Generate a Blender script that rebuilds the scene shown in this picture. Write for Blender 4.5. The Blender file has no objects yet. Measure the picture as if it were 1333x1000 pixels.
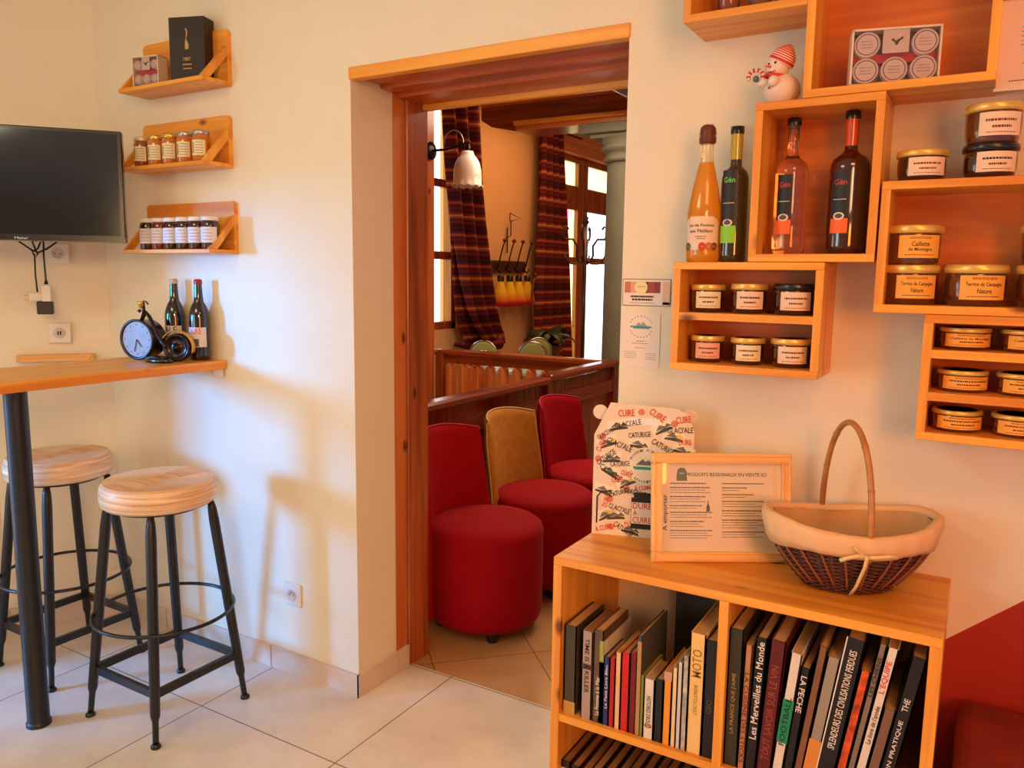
import bpy, math, random
from mathutils import Vector, Matrix
from math import sin, cos, pi, radians
random.seed(7)
SC = bpy.context.scene
COL = SC.collection

# ------------------------------------------------------------------ camera, world, lights, exposure
def cam_axes(yaw, pitch, roll):
    f = Vector((sin(yaw)*cos(pitch), cos(yaw)*cos(pitch), -sin(pitch)))
    r = Vector((cos(yaw), -sin(yaw), 0)); d = f.cross(r)
    return cos(roll)*r+sin(roll)*d, -sin(roll)*r+cos(roll)*d, f
r_, d_, f_ = cam_axes(radians(-30.56), radians(7.769), radians(-0.733))
cam = bpy.data.objects.new('camera', bpy.data.cameras.new('camera')); COL.objects.link(cam)
cam.matrix_world = Matrix(((r_.x, -d_.x, -f_.x, 0), (r_.y, -d_.y, -f_.y, 0), (r_.z, -d_.z, -f_.z, 1.47), (0, 0, 0, 1)))
cam.data.sensor_width = 36; cam.data.lens = 1032.1/1333*36; cam.data.clip_start = .02
SC.camera = cam

W = bpy.data.worlds.new('sky'); SC.world = W; W.use_nodes = True
W.node_tree.nodes['Background'].inputs[0].default_value = (.90, .95, 1.0, 1)
W.node_tree.nodes['Background'].inputs[1].default_value = 3.0

SC.view_settings.view_transform = 'Standard'; SC.view_settings.look = 'None'
SC.view_settings.gamma = 1; SC.view_settings.exposure = 0.0
try: SC.view_settings.use_curve_mapping = False
except Exception: pass

def area(name, loc, target, sx, sy, power, color, spread=None):
    l = bpy.data.lights.new(name, 'AREA'); l.shape = 'RECTANGLE'; l.size = sx; l.size_y = sy
    l.energy = power; l.color = color
    if spread: l.spread = radians(spread)
    o = bpy.data.objects.new(name, l); COL.objects.link(o); o.location = loc
    o.rotation_euler = (Vector(target)-Vector(loc)).to_track_quat('-Z', 'Y').to_euler()
    return o
# daylight through the glazed front of the bar, low on the left
area('street_daylight', (-5.75, -2.65, 1.75), (-2.1, 1.9, 1.05), .7, .8, 620, (.0, .34, 1.0))
area('cool_side_fill', (-3.20, -2.0, 1.5), (-1.9, 1.9, 1.2), 1.3, 1.5, 10, (.58, .80, .95), 100)  # soft fill added inside the room, standing in for window daylight
area('ceiling_and_fill_warm', (-1.9, -.3, 2.66), (-1.9, .2, 0), 1.0, 1.0, 23, (1.0, .88, .50))
area('ceiling_and_fill_warm', (1.5, -1.8, 2.4), (-3.1, 1.5, 1.4), 1.2, .8, 15, (1.0, .62, .28), 75)  # added warm fill aimed at the corner wall, not a ceiling fixture
area('ceiling_and_fill_warm', (.5, .3, 2.66), (.3, .9, 0), .7, .7, 20, (1.0, .34, .06))
area('side_lamp_orange', (1.3, -.6, 1.45), (-.35, 1.9, .75), .6, .6, 11, (1.0, .26, .02), 110)  # added orange fill for the lower right wall and bookcase, no real lamp
area('dining_ceiling_light', (-1.6, 4.2, 2.5), (-1.8, 4.2, 0), 1.2, 1.6, 48, (1.0, .72, .50))
area('dining_ceiling_light', (-3.0, 6.6, 2.95), (-3.3, 6.6, 0), 1.4, 1.6, 30, (1.0, .50, .20))
sun = bpy.data.lights.new('sun', 'SUN'); sun.energy = 4.5; sun.angle = radians(1); sun.color = (1, .93, .82)
so = bpy.data.objects.new('sun', sun); COL.objects.link(so)
so.rotation_euler = Vector((.80, -.42, -.52)).to_track_quat('-Z', 'Y').to_euler()

# ------------------------------------------------------------------ materials
def lin(c):
    return tuple((x/12.92 if x <= .04045 else ((x+.055)/1.055)**2.4) for x in c)
MATS = {}
def mat(name, col, rough=.6, metal=0, coat=0, bump=0, bscale=60, trans=0, emit=0, var=0, vscale=6, sheen=0):
    if name in MATS: return MATS[name]
    m = bpy.data.materials.new(name); m.use_nodes = True; nt = m.node_tree; b = nt.nodes['Principled BSDF']
    c = (*lin(col), 1)
    b.inputs['Base Color'].default_value = c; b.inputs['Roughness'].default_value = rough
    b.inputs['Metallic'].default_value = metal; b.inputs['Coat Weight'].default_value = coat
    b.inputs['Coat Roughness'].default_value = .08
    b.inputs['Transmission Weight'].default_value = trans
    if sheen:
        b.inputs['Sheen Weight'].default_value = sheen; b.inputs['Sheen Roughness'].default_value = .4
        b.inputs['Sheen Tint'].default_value = (1, .5, .7, 1)
    if emit:
        b.inputs['Emission Color'].default_value = c; b.inputs['Emission Strength'].default_value = emit
    tc = nt.nodes.new('ShaderNodeTexCoord')
    if bump:
        n = nt.nodes.new('ShaderNodeTexNoise'); n.inputs['Scale'].default_value = bscale; n.inputs['Detail'].default_value = 4
        bp = nt.nodes.new('ShaderNodeBump'); bp.inputs['Strength'].default_value = bump; bp.inputs['Distance'].default_value = .004
        nt.links.new(tc.outputs['Object'], n.inputs['Vector']); nt.links.new(n.outputs['Fac'], bp.inputs['Height'])
        nt.links.new(bp.outputs['Normal'], b.inputs['Normal'])
    if var:
        n = nt.nodes.new('ShaderNodeTexNoise'); n.inputs['Scale'].default_value = vscale; n.inputs['Detail'].default_value = 5
        r = nt.nodes.new('ShaderNodeValToRGB')
        r.color_ramp.elements[0].position = .3; r.color_ramp.elements[1].position = .7
        r.color_ramp.elements[0].color = tuple(x*(1-var) for x in c[:3])+(1,); r.color_ramp.elements[1].color = tuple(min(1, x*(1+var)) for x in c[:3])+(1,)
        nt.links.new(tc.outputs['Object'], n.inputs['Vector']); nt.links.new(n.outputs['Fac'], r.inputs['Fac'])
        nt.links.new(r.outputs['Color'], b.inputs['Base Color'])
    MATS[name] = m; return m

def wood(name, c1, c2, axis, rough=.42, fine=26, knots=True, coat=.15):
    key = name+'_'+axis
    if key in MATS: return MATS[key]
    m = bpy.data.materials.new(key); m.use_nodes = True; nt = m.node_tree; L = nt.links; b = nt.nodes['Principled BSDF']
    b.inputs['Roughness'].default_value = rough; b.inputs['Coat Weight'].default_value = coat; b.inputs['Coat Roughness'].default_value = .2
    tc = nt.nodes.new('ShaderNodeTexCoord'); mp = nt.nodes.new('ShaderNodeMapping')
    s = [fine]*3
    if axis == 'h': s = [fine*.04, fine*.04, fine]
    else: s['xyz'.index(axis)] = fine*.05
    mp.inputs['Scale'].default_value = s
    n = nt.nodes.new('ShaderNodeTexNoise'); n.inputs['Scale'].default_value = 1.0; n.inputs['Detail'].default_value = 6; n.inputs['Distortion'].default_value = .6
    r = nt.nodes.new('ShaderNodeValToRGB')
    a1, a2 = (*lin(c1), 1), (*lin(c2), 1)
    r.color_ramp.elements[0].position = .32; r.color_ramp.elements[0].color = a1
    r.color_ramp.elements[1].position = .62; r.color_ramp.elements[1].color = a2
    oi = nt.nodes.new('ShaderNodeObjectInfo'); rm = nt.nodes.new('ShaderNodeMath'); rm.operation = 'MULTIPLY'; rm.inputs[1].default_value = 7.3
    va = nt.nodes.new('ShaderNodeVectorMath'); va.operation = 'ADD'; L.new(oi.outputs['Random'], rm.inputs[0]); L.new(rm.outputs[0], va.inputs[1])
    L.new(tc.outputs['Object'], va.inputs[0]); L.new(va.outputs[0], mp.inputs['Vector']); L.new(mp.outputs[0], n.inputs['Vector']); L.new(n.outputs['Fac'], r.inputs['Fac'])
    out = r.outputs['Color']
    if knots:
        mp2 = nt.nodes.new('ShaderNodeMapping'); s2 = [9]*3; s2['xyz'.index(axis)] = 4.5; mp2.inputs['Scale'].default_value = s2
        v = nt.nodes.new('ShaderNodeTexVoronoi'); v.inputs['Scale'].default_value = 1
        r2 = nt.nodes.new('ShaderNodeValToRGB'); r2.color_ramp.elements[0].position = .05; r2.color_ramp.elements[1].position = .13
        r2.color_ramp.elements[0].color = (.22, .12, .06, 1); r2.color_ramp.elements[1].color = (1, 1, 1, 1)
        mx = nt.nodes.new('ShaderNodeMixRGB'); mx.blend_type = 'MULTIPLY'; mx.inputs[0].default_value = 1
        L.new(va.outputs[0], mp2.inputs['Vector']); L.new(mp2.outputs[0], v.inputs['Vector']); L.new(v.outputs['Distance'], r2.inputs['Fac'])
        L.new(out, mx.inputs[1]); L.new(r2.outputs['Color'], mx.inputs[2]); out = mx.outputs[0]
    L.new(out, b.inputs['Base Color'])
    MATS[key] = m; return m
def pine(a): return wood('pine', (.85, .50, .13), (.95, .67, .24), a)
def trimw(a): return wood('larch', (.91, .57, .16), (.96, .67, .24), a, knots=False)
def redw(a): return wood('red_wood', (.47, .20, .08), (.68, .34, .15), a, rough=.25, knots=True, coat=.5)
def darkw(a): return wood('dark_wood', (.36, .12, .08), (.50, .19, .12), a, rough=.25, knots=False, coat=.5)
def beamw(a): return wood('beam_wood', (.72, .38, .16), (.84, .50, .24), a, fine=14, rough=.4)

def tile_mat(name, size, loc, rot, c1, c2, grout, rough):
    m = bpy.data.materials.new(name); m.use_nodes = True; nt = m.node_tree; L = nt.links; b = nt.nodes['Principled BSDF']
    tc = nt.nodes.new('ShaderNodeTexCoord'); mp = nt.nodes.new('ShaderNodeMapping')
    mp.vector_type = 'TEXTURE'; mp.inputs['Location'].default_value = loc; mp.inputs['Rotation'].default_value = (0, 0, rot)
    br = nt.nodes.new('ShaderNodeTexBrick'); br.offset = 0; br.squash = 1
    br.inputs['Scale'].default_value = 1; br.inputs['Brick Width'].default_value = size; br.inputs['Row Height'].default_value = size
    br.inputs['Mortar Size'].default_value = .0022; br.inputs['Mortar Smooth'].default_value = .1; br.inputs['Bias'].default_value = 0
    br.inputs['Color1'].default_value = (*lin(c1), 1); br.inputs['Color2'].default_value = (*lin(c2), 1); br.inputs['Mortar'].default_value = (*lin(grout), 1)
    L.new(tc.outputs['Object'], mp.inputs['Vector']); L.new(mp.outputs[0], br.inputs['Vector'])
    n = nt.nodes.new('ShaderNodeTexNoise'); n.inputs['Scale'].default_value = 5; n.inputs['Detail'].default_value = 8; n.inputs['Roughness'].default_value = .65
    r = nt.nodes.new('ShaderNodeValToRGB'); r.color_ramp.elements[0].color = (.72, .68, .66, 1); r.color_ramp.elements[1].color = (1, 1, 1, 1)
    r.color_ramp.elements[0].position = .3; r.color_ramp.elements[1].position = .65
    mx = nt.nodes.new('ShaderNodeMixRGB'); mx.blend_type = 'MULTIPLY'; mx.inputs[0].default_value = .6
    L.new(tc.outputs['Object'], n.inputs['Vector']); L.new(n.outputs['Fac'], r.inputs['Fac'])
    L.new(br.outputs['Color'], mx.inputs[1]); L.new(r.outputs['Color'], mx.inputs[2]); L.new(mx.outputs[0], b.inputs['Base Color'])
    b.inputs['Roughness'].default_value = rough
    bp = nt.nodes.new('ShaderNodeBump'); bp.inputs['Strength'].default_value = .4; bp.inputs['Distance'].default_value = .002; bp.invert = True
    L.new(br.outputs['Fac'], bp.inputs['Height']); L.new(bp.outputs['Normal'], b.inputs['Normal'])
    return m

def glass_pane(name, tint=(1, 1, 1), gloss=.06):
    if name in MATS: return MATS[name]
    m = bpy.data.materials.new(name); m.use_nodes = True; nt = m.node_tree
    for n in list(nt.nodes): nt.nodes.remove(n)
    o = nt.nodes.new('ShaderNodeOutputMaterial'); t = nt.nodes.new('ShaderNodeBsdfTransparent'); g = nt.nodes.new('ShaderNodeBsdfGlossy')
    t.inputs[0].default_value = (*lin(tint), 1); g.inputs['Roughness'].default_value = .03
    mx = nt.nodes.new('ShaderNodeMixShader'); mx.inputs[0].default_value = gloss
    nt.links.new(t.outputs[0], mx.inputs[1]); nt.links.new(g.outputs[0], mx.inputs[2]); nt.links.new(mx.outputs[0], o.inputs[0])
    MATS[name] = m; return m

def wall_mat(paint=False):
    m = bpy.data.materials.new('plaster_painted' if paint else 'plaster'); m.use_nodes = True; nt = m.node_tree; L = nt.links; b = nt.nodes['Principled BSDF']
    b.inputs['Roughness'].default_value = .7
    tc = nt.nodes.new('ShaderNodeTexCoord'); n = nt.nodes.new('ShaderNodeTexNoise'); n.inputs['Scale'].default_value = 9; n.inputs['Detail'].default_value = 6
    r = nt.nodes.new('ShaderNodeValToRGB'); r.color_ramp.elements[0].color = (*lin((.90, .85, .745)), 1); r.color_ramp.elements[1].color = (*lin((.925, .88, .78)), 1)
    L.new(tc.outputs['Object'], n.inputs['Vector']); L.new(n.outputs['Fac'], r.inputs['Fac'])
    out = r.outputs['Color']
    if paint:   # brick-red painted field with a slanting upper edge
        sp = nt.nodes.new('ShaderNodeSeparateXYZ'); L.new(tc.outputs['Object'], sp.inputs[0])
        a = nt.nodes.new('ShaderNodeMath'); a.operation = 'MULTIPLY_ADD'; a.inputs[1].default_value = .889; a.inputs[2].default_value = .675
        L.new(sp.outputs['X'], a.inputs[0])
        lt = nt.nodes.new('ShaderNodeMath'); lt.operation = 'LESS_THAN'; L.new(sp.outputs['Z'], lt.inputs[0]); L.new(a.outputs[0], lt.inputs[1])
        gt = nt.nodes.new('ShaderNodeMath'); gt.operation = 'GREATER_THAN'; gt.inputs[1].default_value = -.3; L.new(sp.outputs['X'], gt.inputs[0])
        mu = nt.nodes.new('ShaderNodeMath'); mu.operation = 'MULTIPLY'; L.new(lt.outputs[0], mu.inputs[0]); L.new(gt.outputs[0], mu.inputs[1])
        mx = nt.nodes.new('ShaderNodeMixRGB'); L.new(mu.outputs[0], mx.inputs[0]); L.new(out, mx.inputs[1]); mx.inputs[2].default_value = (*lin((.66, .16, .09)), 1)
        out = mx.outputs[0]
    L.new(out, b.inputs['Base Color'])
    n2 = nt.nodes.new('ShaderNodeTexNoise'); n2.inputs['Scale'].default_value = 14; n2.inputs['Detail'].default_value = 3
    bp = nt.nodes.new('ShaderNodeBump'); bp.inputs['Strength'].default_value = .25; bp.inputs['Distance'].default_value = .006
    L.new(tc.outputs['Object'], n2.inputs['Vector']); L.new(n2.outputs['Fac'], bp.inputs['Height']); L.new(bp.outputs['Normal'], b.inputs['Normal'])
    return m

def stripe_mat():
    m = bpy.data.materials.new('striped_fabric'); m.use_nodes = True; nt = m.node_tree; L = nt.links; b = nt.nodes['Principled BSDF']
    tc = nt.nodes.new('ShaderNodeTexCoord'); sp = nt.nodes.new('ShaderNodeSeparateXYZ'); L.new(tc.outputs['Object'], sp.inputs[0])
    mo = nt.nodes.new('ShaderNodeMath'); mo.operation = 'MULTIPLY'; mo.inputs[1].default_value = 3.7; L.new(sp.outputs['Z'], mo.inputs[0])
    fr = nt.nodes.new('ShaderNodeMath'); fr.operation = 'FRACT'; L.new(mo.outputs[0], fr.inputs[0])
    r = nt.nodes.new('ShaderNodeValToRGB'); cr = r.color_ramp; cr.interpolation = 'LINEAR'
    cols = [(0, (.36, .05, .12)), (.10, (.22, .05, .12)), (.18, (.58, .14, .10)), (.26, (.30, .06, .14)), (.34, (.75, .35, .18)), (.38, (.84, .62, .36)), (.42, (.70, .22, .14)),
            (.52, (.25, .05, .12)), (.62, (.52, .08, .18)), (.70, (.30, .07, .10)), (.78, (.78, .36, .16)), (.84, (.45, .08, .18)), (.92, (.22, .05, .10)), (1, (.36, .05, .12))]
    cr.elements[0].position = 0; cr.elements[0].color = (*lin(cols[0][1]), 1); cr.elements[1].position = 1; cr.elements[1].color = (*lin(cols[-1][1]), 1)
    for p, c in cols[1:-1]:
        e = cr.elements.new(p); e.color = (*lin(c), 1)
    L.new(fr.outputs[0], r.inputs['Fac']); L.new(r.outputs['Color'], b.inputs['Base Color']); b.inputs['Roughness'].default_value = .8
    tr = nt.nodes.new('ShaderNodeBsdfTranslucent'); L.new(r.outputs['Color'], tr.inputs[0])
    mx = nt.nodes.new('ShaderNodeMixShader'); mx.inputs[0].default_value = .35
    o = nt.nodes['Material Output']; L.new(b.outputs[0], mx.inputs[1]); L.new(tr.outputs[0], mx.inputs[2]); L.new(mx.outputs[0], o.inputs[0])
    return m

PLASTER = wall_mat(); PLASTER_P = wall_mat(True); STRIPES = stripe_mat()
BLACKMETAL = mat('black_metal', (.035, .033, .033), .42, 0, .15)
IRON = mat('wrought_iron', (.10, .08, .08), .35, .6)
WHITE = mat('white_plastic', (.88, .85, .80), .4)
INK = mat('ink_black', (.08, .07, .07), .6)
INKG = mat('ink_grey', (.36, .32, .29), .7)
INKR = mat('ink_red', (.82, .13, .10), .5)
PAPER = mat('paper', (.93, .88, .82), .7)
GOLD = mat('gold_lid', (.93, .76, .38), .28, .45)
BLACKLID = mat('black_lid', (.06, .05, .05), .3, 0, .3)

# ------------------------------------------------------------------ mesh builder
class MB:
    def __init__(s): s.v = []; s.f = []; s.m = []; s.sm = []; s.mats = []
    def mi(s, m):
        if m not in s.mats: s.mats.append(m)
        return s.mats.index(m)
    def add(s, vs, fs, m, smooth=False, M=None):
        o = len(s.v); k = s.mi(m)
        s.v += [(M @ Vector(v)) if M else Vector(v) for v in vs]
        for f in fs: s.f.append([i+o for i in f]); s.m.append(k); s.sm.append(smooth)
        return s
    def box(s, x0, x1, y0, y1, z0, z1, m, M=None, bev=0):
        if bev:
            return s.rbox(x0, x1, y0, y1, z0, z1, m, bev, M)
        v = [(x, y, z) for z in (z0, z1) for y in (y0, y1) for x in (x0, x1)]
        return s.add(v, [(0, 2, 3, 1), (4, 5, 7, 6), (0, 1, 5, 4), (2, 6, 7, 3), (0, 4, 6, 2), (1, 3, 7, 5)], m, False, M)
    def rbox(s, x0, x1, y0, y1, z0, z1, m, b, M=None):
        # chamfered box
        vs = []; idx = {}
        X = (x0, x1); Y = (y0, y1); Z = (z0, z1)
        for i in (0, 1):
            for j in (0, 1):
                for k in (0, 1):
                    sx, sy, sz = (b if i == 0 else -b), (b if j == 0 else -b), (b if k == 0 else -b)
                    idx[i, j, k] = len(vs)
                    vs += [(X[i], Y[j]+sy, Z[k]+sz), (X[i]+sx, Y[j], Z[k]+sz), (X[i]+sx, Y[j]+sy, Z[k])]
        g = lambda i, j, k, a: idx[i, j, k]+a
        F = []
        for i in (0, 1):
            q = [g(i, 0, 0, 0), g(i, 1, 0, 0), g(i, 1, 1, 0), g(i, 0, 1, 0)]; F.append(q if i else q[::-1])
            q = [g(0, i, 0, 1), g(1, i, 0, 1), g(1, i, 1, 1), g(0, i, 1, 1)]; F.append(q[::-1] if i else q)
            q = [g(0, 0, i, 2), g(1, 0, i, 2), g(1, 1, i, 2), g(0, 1, i, 2)]; F.append(q if i else q[::-1])
        for a in (0, 1):
            for c in (0, 1):
                F.append([g(a, c, 0, 0), g(a, c, 1, 0), g(a, c, 1, 1), g(a, c, 0, 1)] if (a+c) % 2 == 1 else [g(a, c, 0, 1), g(a, c, 1, 1), g(a, c, 1, 0), g(a, c, 0, 0)])
                F.append([g(a, 0, c, 0), g(a, 1, c, 0), g(a, 1, c, 2), g(a, 0, c, 2)] if (a+c) % 2 == 0 else [g(a, 0, c, 2), g(a, 1, c, 2), g(a, 1, c, 0), g(a, 0, c, 0)])
                F.append([g(0, a, c, 1), g(1, a, c, 1), g(1, a, c, 2), g(0, a, c, 2)] if (a+c) % 2 == 1 else [g(0, a, c, 2), g(1, a, c, 2), g(1, a, c, 1), g(0, a, c, 1)])
        for i in (0, 1):
            for j in (0, 1):
                for k in (0, 1):
                    t = [g(i, j, k, 0), g(i, j, k, 1), g(i, j, k, 2)]; F.append(t if (i+j+k) % 2 else t[::-1])
        return s.add(vs, F, m, False, M)
    def lathe(s, prof, m, c=(0, 0, 0), n=32, smooth=True, M=None, sx=1, sy=1):
        vs = []; fs = []
        for r, z in prof:
            for i in range(n):
                a = 2*pi*i/n; vs.append((c[0]+r*cos(a)*sx, c[1]+r*sin(a)*sy, c[2]+z))
        for k in range(len(prof)-1):
            for i in range(n):
                j = (i+1) % n; fs.append((k*n+i, k*n+j, (k+1)*n+j, (k+1)*n+i))
        if prof[0][0] > 1e-5: s.add(vs[:n], [tuple(range(n))[::-1]], m, False, M)
        if prof[-1][0] > 1e-5: s.add(vs[-n:], [tuple(range(n))], m, False, M)
        return s.add(vs, fs, m, smooth, M)
    def tube(s, path, r, m, n=8, closed=False, smooth=True, M=None, caps=True):
        P = [Vector(p) for p in path]; N = len(P); R = r if isinstance(r, (list, tuple)) else [r]*N
        vs = []; fs = []; up = None
        for i, p in enumerate(P):
            if closed: t = P[(i+1) % N]-P[i-1]
            else: t = P[min(i+1, N-1)]-P[max(i-1, 0)]
            t.normalize()
            if up is None:
                up = Vector((0, 0, 1)) if abs(t.z) < .9 else Vector((1, 0, 0))
            a = (up - t*up.dot(t)); a.normalize(); up = a; bb = t.cross(a)
            for k in range(n):
                w = 2*pi*k/n; vs.append(p+(a*cos(w)+bb*sin(w))*R[i])
        for i in range(N if closed else N-1):
            for k in range(n):
                i2 = (i+1) % N; k2 = (k+1) % n; fs.append((i*n+k, i*n+k2, i2*n+k2, i2*n+k))
        if not closed and caps:
            fs.append(tuple(range(n))[::-1]); fs.append(tuple((N-1)*n+k for k in range(n)))
        return s.add(vs, fs, m, smooth, M)
    def grid(s, rows, m, smooth=True, M=None, closed=False):
        n = len(rows[0]); vs = [p for r in rows for p in r]; fs = []
        for i in range(len(rows)-1):
            for k in range(n if closed else n-1):
                k2 = (k+1) % n; fs.append((i*n+k, i*n+k2, (i+1)*n+k2, (i+1)*n+k))
        return s.add(vs, fs, m, smooth, M)
    def prism(s, poly, y0, y1, m, M=None, smooth=False):
        # poly in x,z extruded along y (counter-clockwise seen from -y)
        n = len(poly); vs = [(x, y0, z) for x, z in poly]+[(x, y1, z) for x, z in poly]
        fs = [tuple(range(n)), tuple(range(2*n-1, n-1, -1))]+[(i, i+n, (i+1) % n+n, (i+1) % n) for i in range(n)]
        return s.add(vs, fs, m, smooth, M)
    def text(s, st, w, h, m, fn, bold=False, keep=False):
        """lettering fitted to w x h, centred, laid through fn(u, v) -> point; keep=True keeps letter proportions"""
        vs, fs = text_geo(st)
        if not vs: return s
        x0 = min(v[0] for v in vs); x1 = max(v[0] for v in vs); y0 = min(v[1] for v in vs); y1 = max(v[1] for v in vs)
        sx = w/(x1-x0); sy = h/(y1-y0)
        if keep: sx = sy = min(sx, sy)
        return s.add([fn((v[0]-(x0+x1)/2)*sx, (v[1]-(y0+y1)/2)*sy) for v in vs], fs, m)
    def build(s, name, parent=None, org=(0, 0, 0)):
        me = bpy.data.meshes.new(name); og = Vector(org)
        me.from_pydata([v-og for v in s.v], [], s.f)
        for m in s.mats: me.materials.append(m)
        me.polygons.foreach_set('material_index', s.m); me.polygons.foreach_set('use_smooth', s.sm); me.update()
        o = bpy.data.objects.new(name, me); COL.objects.link(o)
        if parent is not None: o.parent = parent
        else: o.location = og
        return o
_tc = {}
def text_geo(st):
    if st in _tc: return _tc[st]
    cu = bpy.data.curves.new('t', 'FONT'); cu.body = st; cu.size = 1; cu.resolution_u = 2; cu.offset = .010
    ob = bpy.data.objects.new('t', cu); COL.objects.link(ob)
    dg = bpy.context.evaluated_depsgraph_get(); me = bpy.data.meshes.new_from_object(ob.evaluated_get(dg))
    vs = [tuple(v.co) for v in me.vertices]; fs = [tuple(p.vertices) for p in me.polygons]
    bpy.data.objects.remove(ob); bpy.data.curves.remove(cu); bpy.data.meshes.remove(me)
    _tc[st] = (vs, fs); return _tc[st]

def plane_fn(c, right, up, off=.0006):
    c = Vector(c); r = Vector(right).normalized(); u = Vector(up).normalized(); n = r.cross(u)
    return lambda a, b: c+r*a+u*b+n*off
def tag(o, label, cat, group=None, kind=None):
    o['label'] = label; o['category'] = cat
    if group: o['group'] = group
    if kind: o['kind'] = kind
    return o
def thing(name, label, cat, loc=(0, 0, 0), rz=0, group=None):
    o = bpy.data.objects.new(name, None); COL.objects.link(o); o.location = loc; o.rotation_euler = (0, 0, rz); o.empty_display_size = .05
    return tag(o, label, cat, group)
def struct(name, mb):
    o = mb.build(name); o['kind'] = 'structure'; return o
def dup(root, loc, rz=0, label=None, group=None):
    r = root.copy(); COL.objects.link(r); r.location = loc; r.rotation_euler = (0, 0, rz)
    if label: r['label'] = label
    if group: r['group'] = group
    for ch in list(root.children):
        c = ch.copy(); COL.objects.link(c); c.parent = r
        for g in list(ch.children):
            d = g.copy(); COL.objects.link(d); d.parent = c
    return r
def Rz(a): return Matrix.Rotation(a, 4, 'Z')
def T(x, y, z): return Matrix.Translation((x, y, z))

# ------------------------------------------------------------------ the room
YW = 1.979; XL = -3.36
b = MB()
b.box(-4.0, 2.6, -3.2, 2.27, -.1, 0, tile_mat('floor_tiles', .61, (-2.19, 1.65, 0), 0, (.90, .86, .81), (.87, .83, .78), (.45, .38, .32), .28))
b.box(-4.5, 2.6, 2.27, 14.5, -.1, 0, tile_mat('hall_tiles', .403, (-1.70, 2.31, 0), radians(45), (.80, .62, .42), (.74, .56, .37), (.50, .40, .30), .22))
struct('floor', b)
OX0, OX1, OZ = -1.775, -.833, 2.077; YB = 2.27
b = MB()
b.box(-3.104, OX0, YW, YB, 0, 2.8, PLASTER); b.box(OX1, 2.6, YW, YB, 0, 2.8, PLASTER_P); b.box(OX0, OX1, YW, YB, OZ+.035, 2.8, PLASTER)
struct('wall_back', b)
b = MB()      # chamfered corner wall
b.add([(-3.10, YW+.01, 0), (XL, 1.63, 0), (XL-.12, 1.70, 0), (-3.22, YW+.1, 0), (-3.10, YW+.01, 2.8), (XL, 1.63, 2.8), (XL-.12, 1.70, 2.8), (-3.22, YW+.1, 2.8)],
      [(0, 1, 2, 3), (7, 6, 5, 4), (0, 4, 5, 1), (1, 5, 6, 2), (2, 6, 7, 3), (3, 7, 4, 0)], PLASTER)
struct('wall_corner', b)
b = MB(); b.box(XL-.15, XL, .9, 1.64, 0, 2.8, PLASTER); b.box(XL-.15, XL, .0, .9, 1.72, 2.8, PLASTER); b.box(XL-.15, XL, .0, .9, 0, .12, PLASTER); b.box(XL-.15, XL, -1.2, 0, 0, 2.8, PLASTER)
b.box(XL-.15, XL, -2.8, -1.2, 2.35, 2.8, PLASTER); b.box(XL-.15, XL, -2.8, -1.2, 0, .7, PLASTER); b.box(XL-.15, XL, -3.2, -2.8, 0, 2.8, PLASTER)
struct('wall_left', b)
b = MB(); b.box(2.6, 2.7, -3.2, YB, 0, 2.8, PLASTER); struct('wall_right', b)
b = MB(); b.box(XL-.15, 2.7, -3.3, -3.2, 0, 2.8, PLASTER); struct('wall_front', b)
b = MB(); b.box(XL-.15, 2.7, -3.3, YB+.08, 2.7, 2.8, mat('ceiling_white', (.90, .86, .78), .8)); struct('ceiling', b)
b = MB(); fr = redw('z')
for y0, y1, z0, z1 in ((.0, .9, .12, .18), (.0, .9, 1.66, 1.72), (.0, .06, .12, 1.72), (.84, .9, .12, 1.72)): b.box(XL-.1, XL-.04, y0, y1, z0, z1, fr)
b.box(XL-.075, XL-.07, .0, .9, .12, 1.72, glass_pane('window_glass'))
struct('window_1', b)
b = MB()
for y0, y1, z0, z1 in ((-2.8, -1.2, .7, .76), (-2.8, -1.2, 2.29, 2.35), (-2.8, -2.74, .7, 2.35), (-1.26, -1.2, .7, 2.35), (-2.03, -1.97, .7, 2.35)): b.box(XL-.1, XL-.04, y0, y1, z0, z1, fr)
b.box(XL-.075, XL-.07, -2.8, -1.2, .7, 2.35, glass_pane('window_glass'))
struct('window_3', b)  # unseen window, added as an opening to go with the cool fill light
# baseboards of floor tile
SK = mat('skirting_tile', (.84, .76, .68), .35, var=.08, vscale=7)
b = MB(); H = .083; j = .0015
for x0, x1 in ((-3.09, -2.815), (-2.812, -2.202), (-2.199, OX0)): b.box(x0+j, x1-j+.009*(x1 == OX0), YW-.009, YW, 0, H, SK)
for y0, y1 in ((YW-.009, 2.19), (2.193, 2.273)): b.box(OX0, OX0+.009, y0, y1, 0, H, SK)
struct('baseboard_back', b)
b = MB(); d = Vector((-.26, -.347, 0)).normalized(); n = Vector((.8, -.6, 0))
for t0, t1 in ((0, .155), (.158, .425)):
    p = Vector((-3.095, 1.975, 0)); q = [p+d*t0, p+d*t1, p+d*t1+n*.009, p+d*t0+n*.009]
    b.add([v for v in q]+[v+Vector((0, 0, H)) for v in q], [(0, 1, 2, 3), (7, 6, 5, 4), (0, 4, 5, 1), (1, 5, 6, 2), (2, 6, 7, 3), (3, 7, 4, 0)], SK)
struct('baseboard_corner', b)
b = MB(); b.box(XL, XL+.009, .9, 1.64, 0, H, SK); struct('baseboard_left', b)
b = MB(); b.box(OX1-.009, OX1, YW, YB, 0, H, SK); b.box(OX1-.009, 2.6, YW-.009, YW, 0, H, SK); struct('baseboard_right', b)
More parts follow.
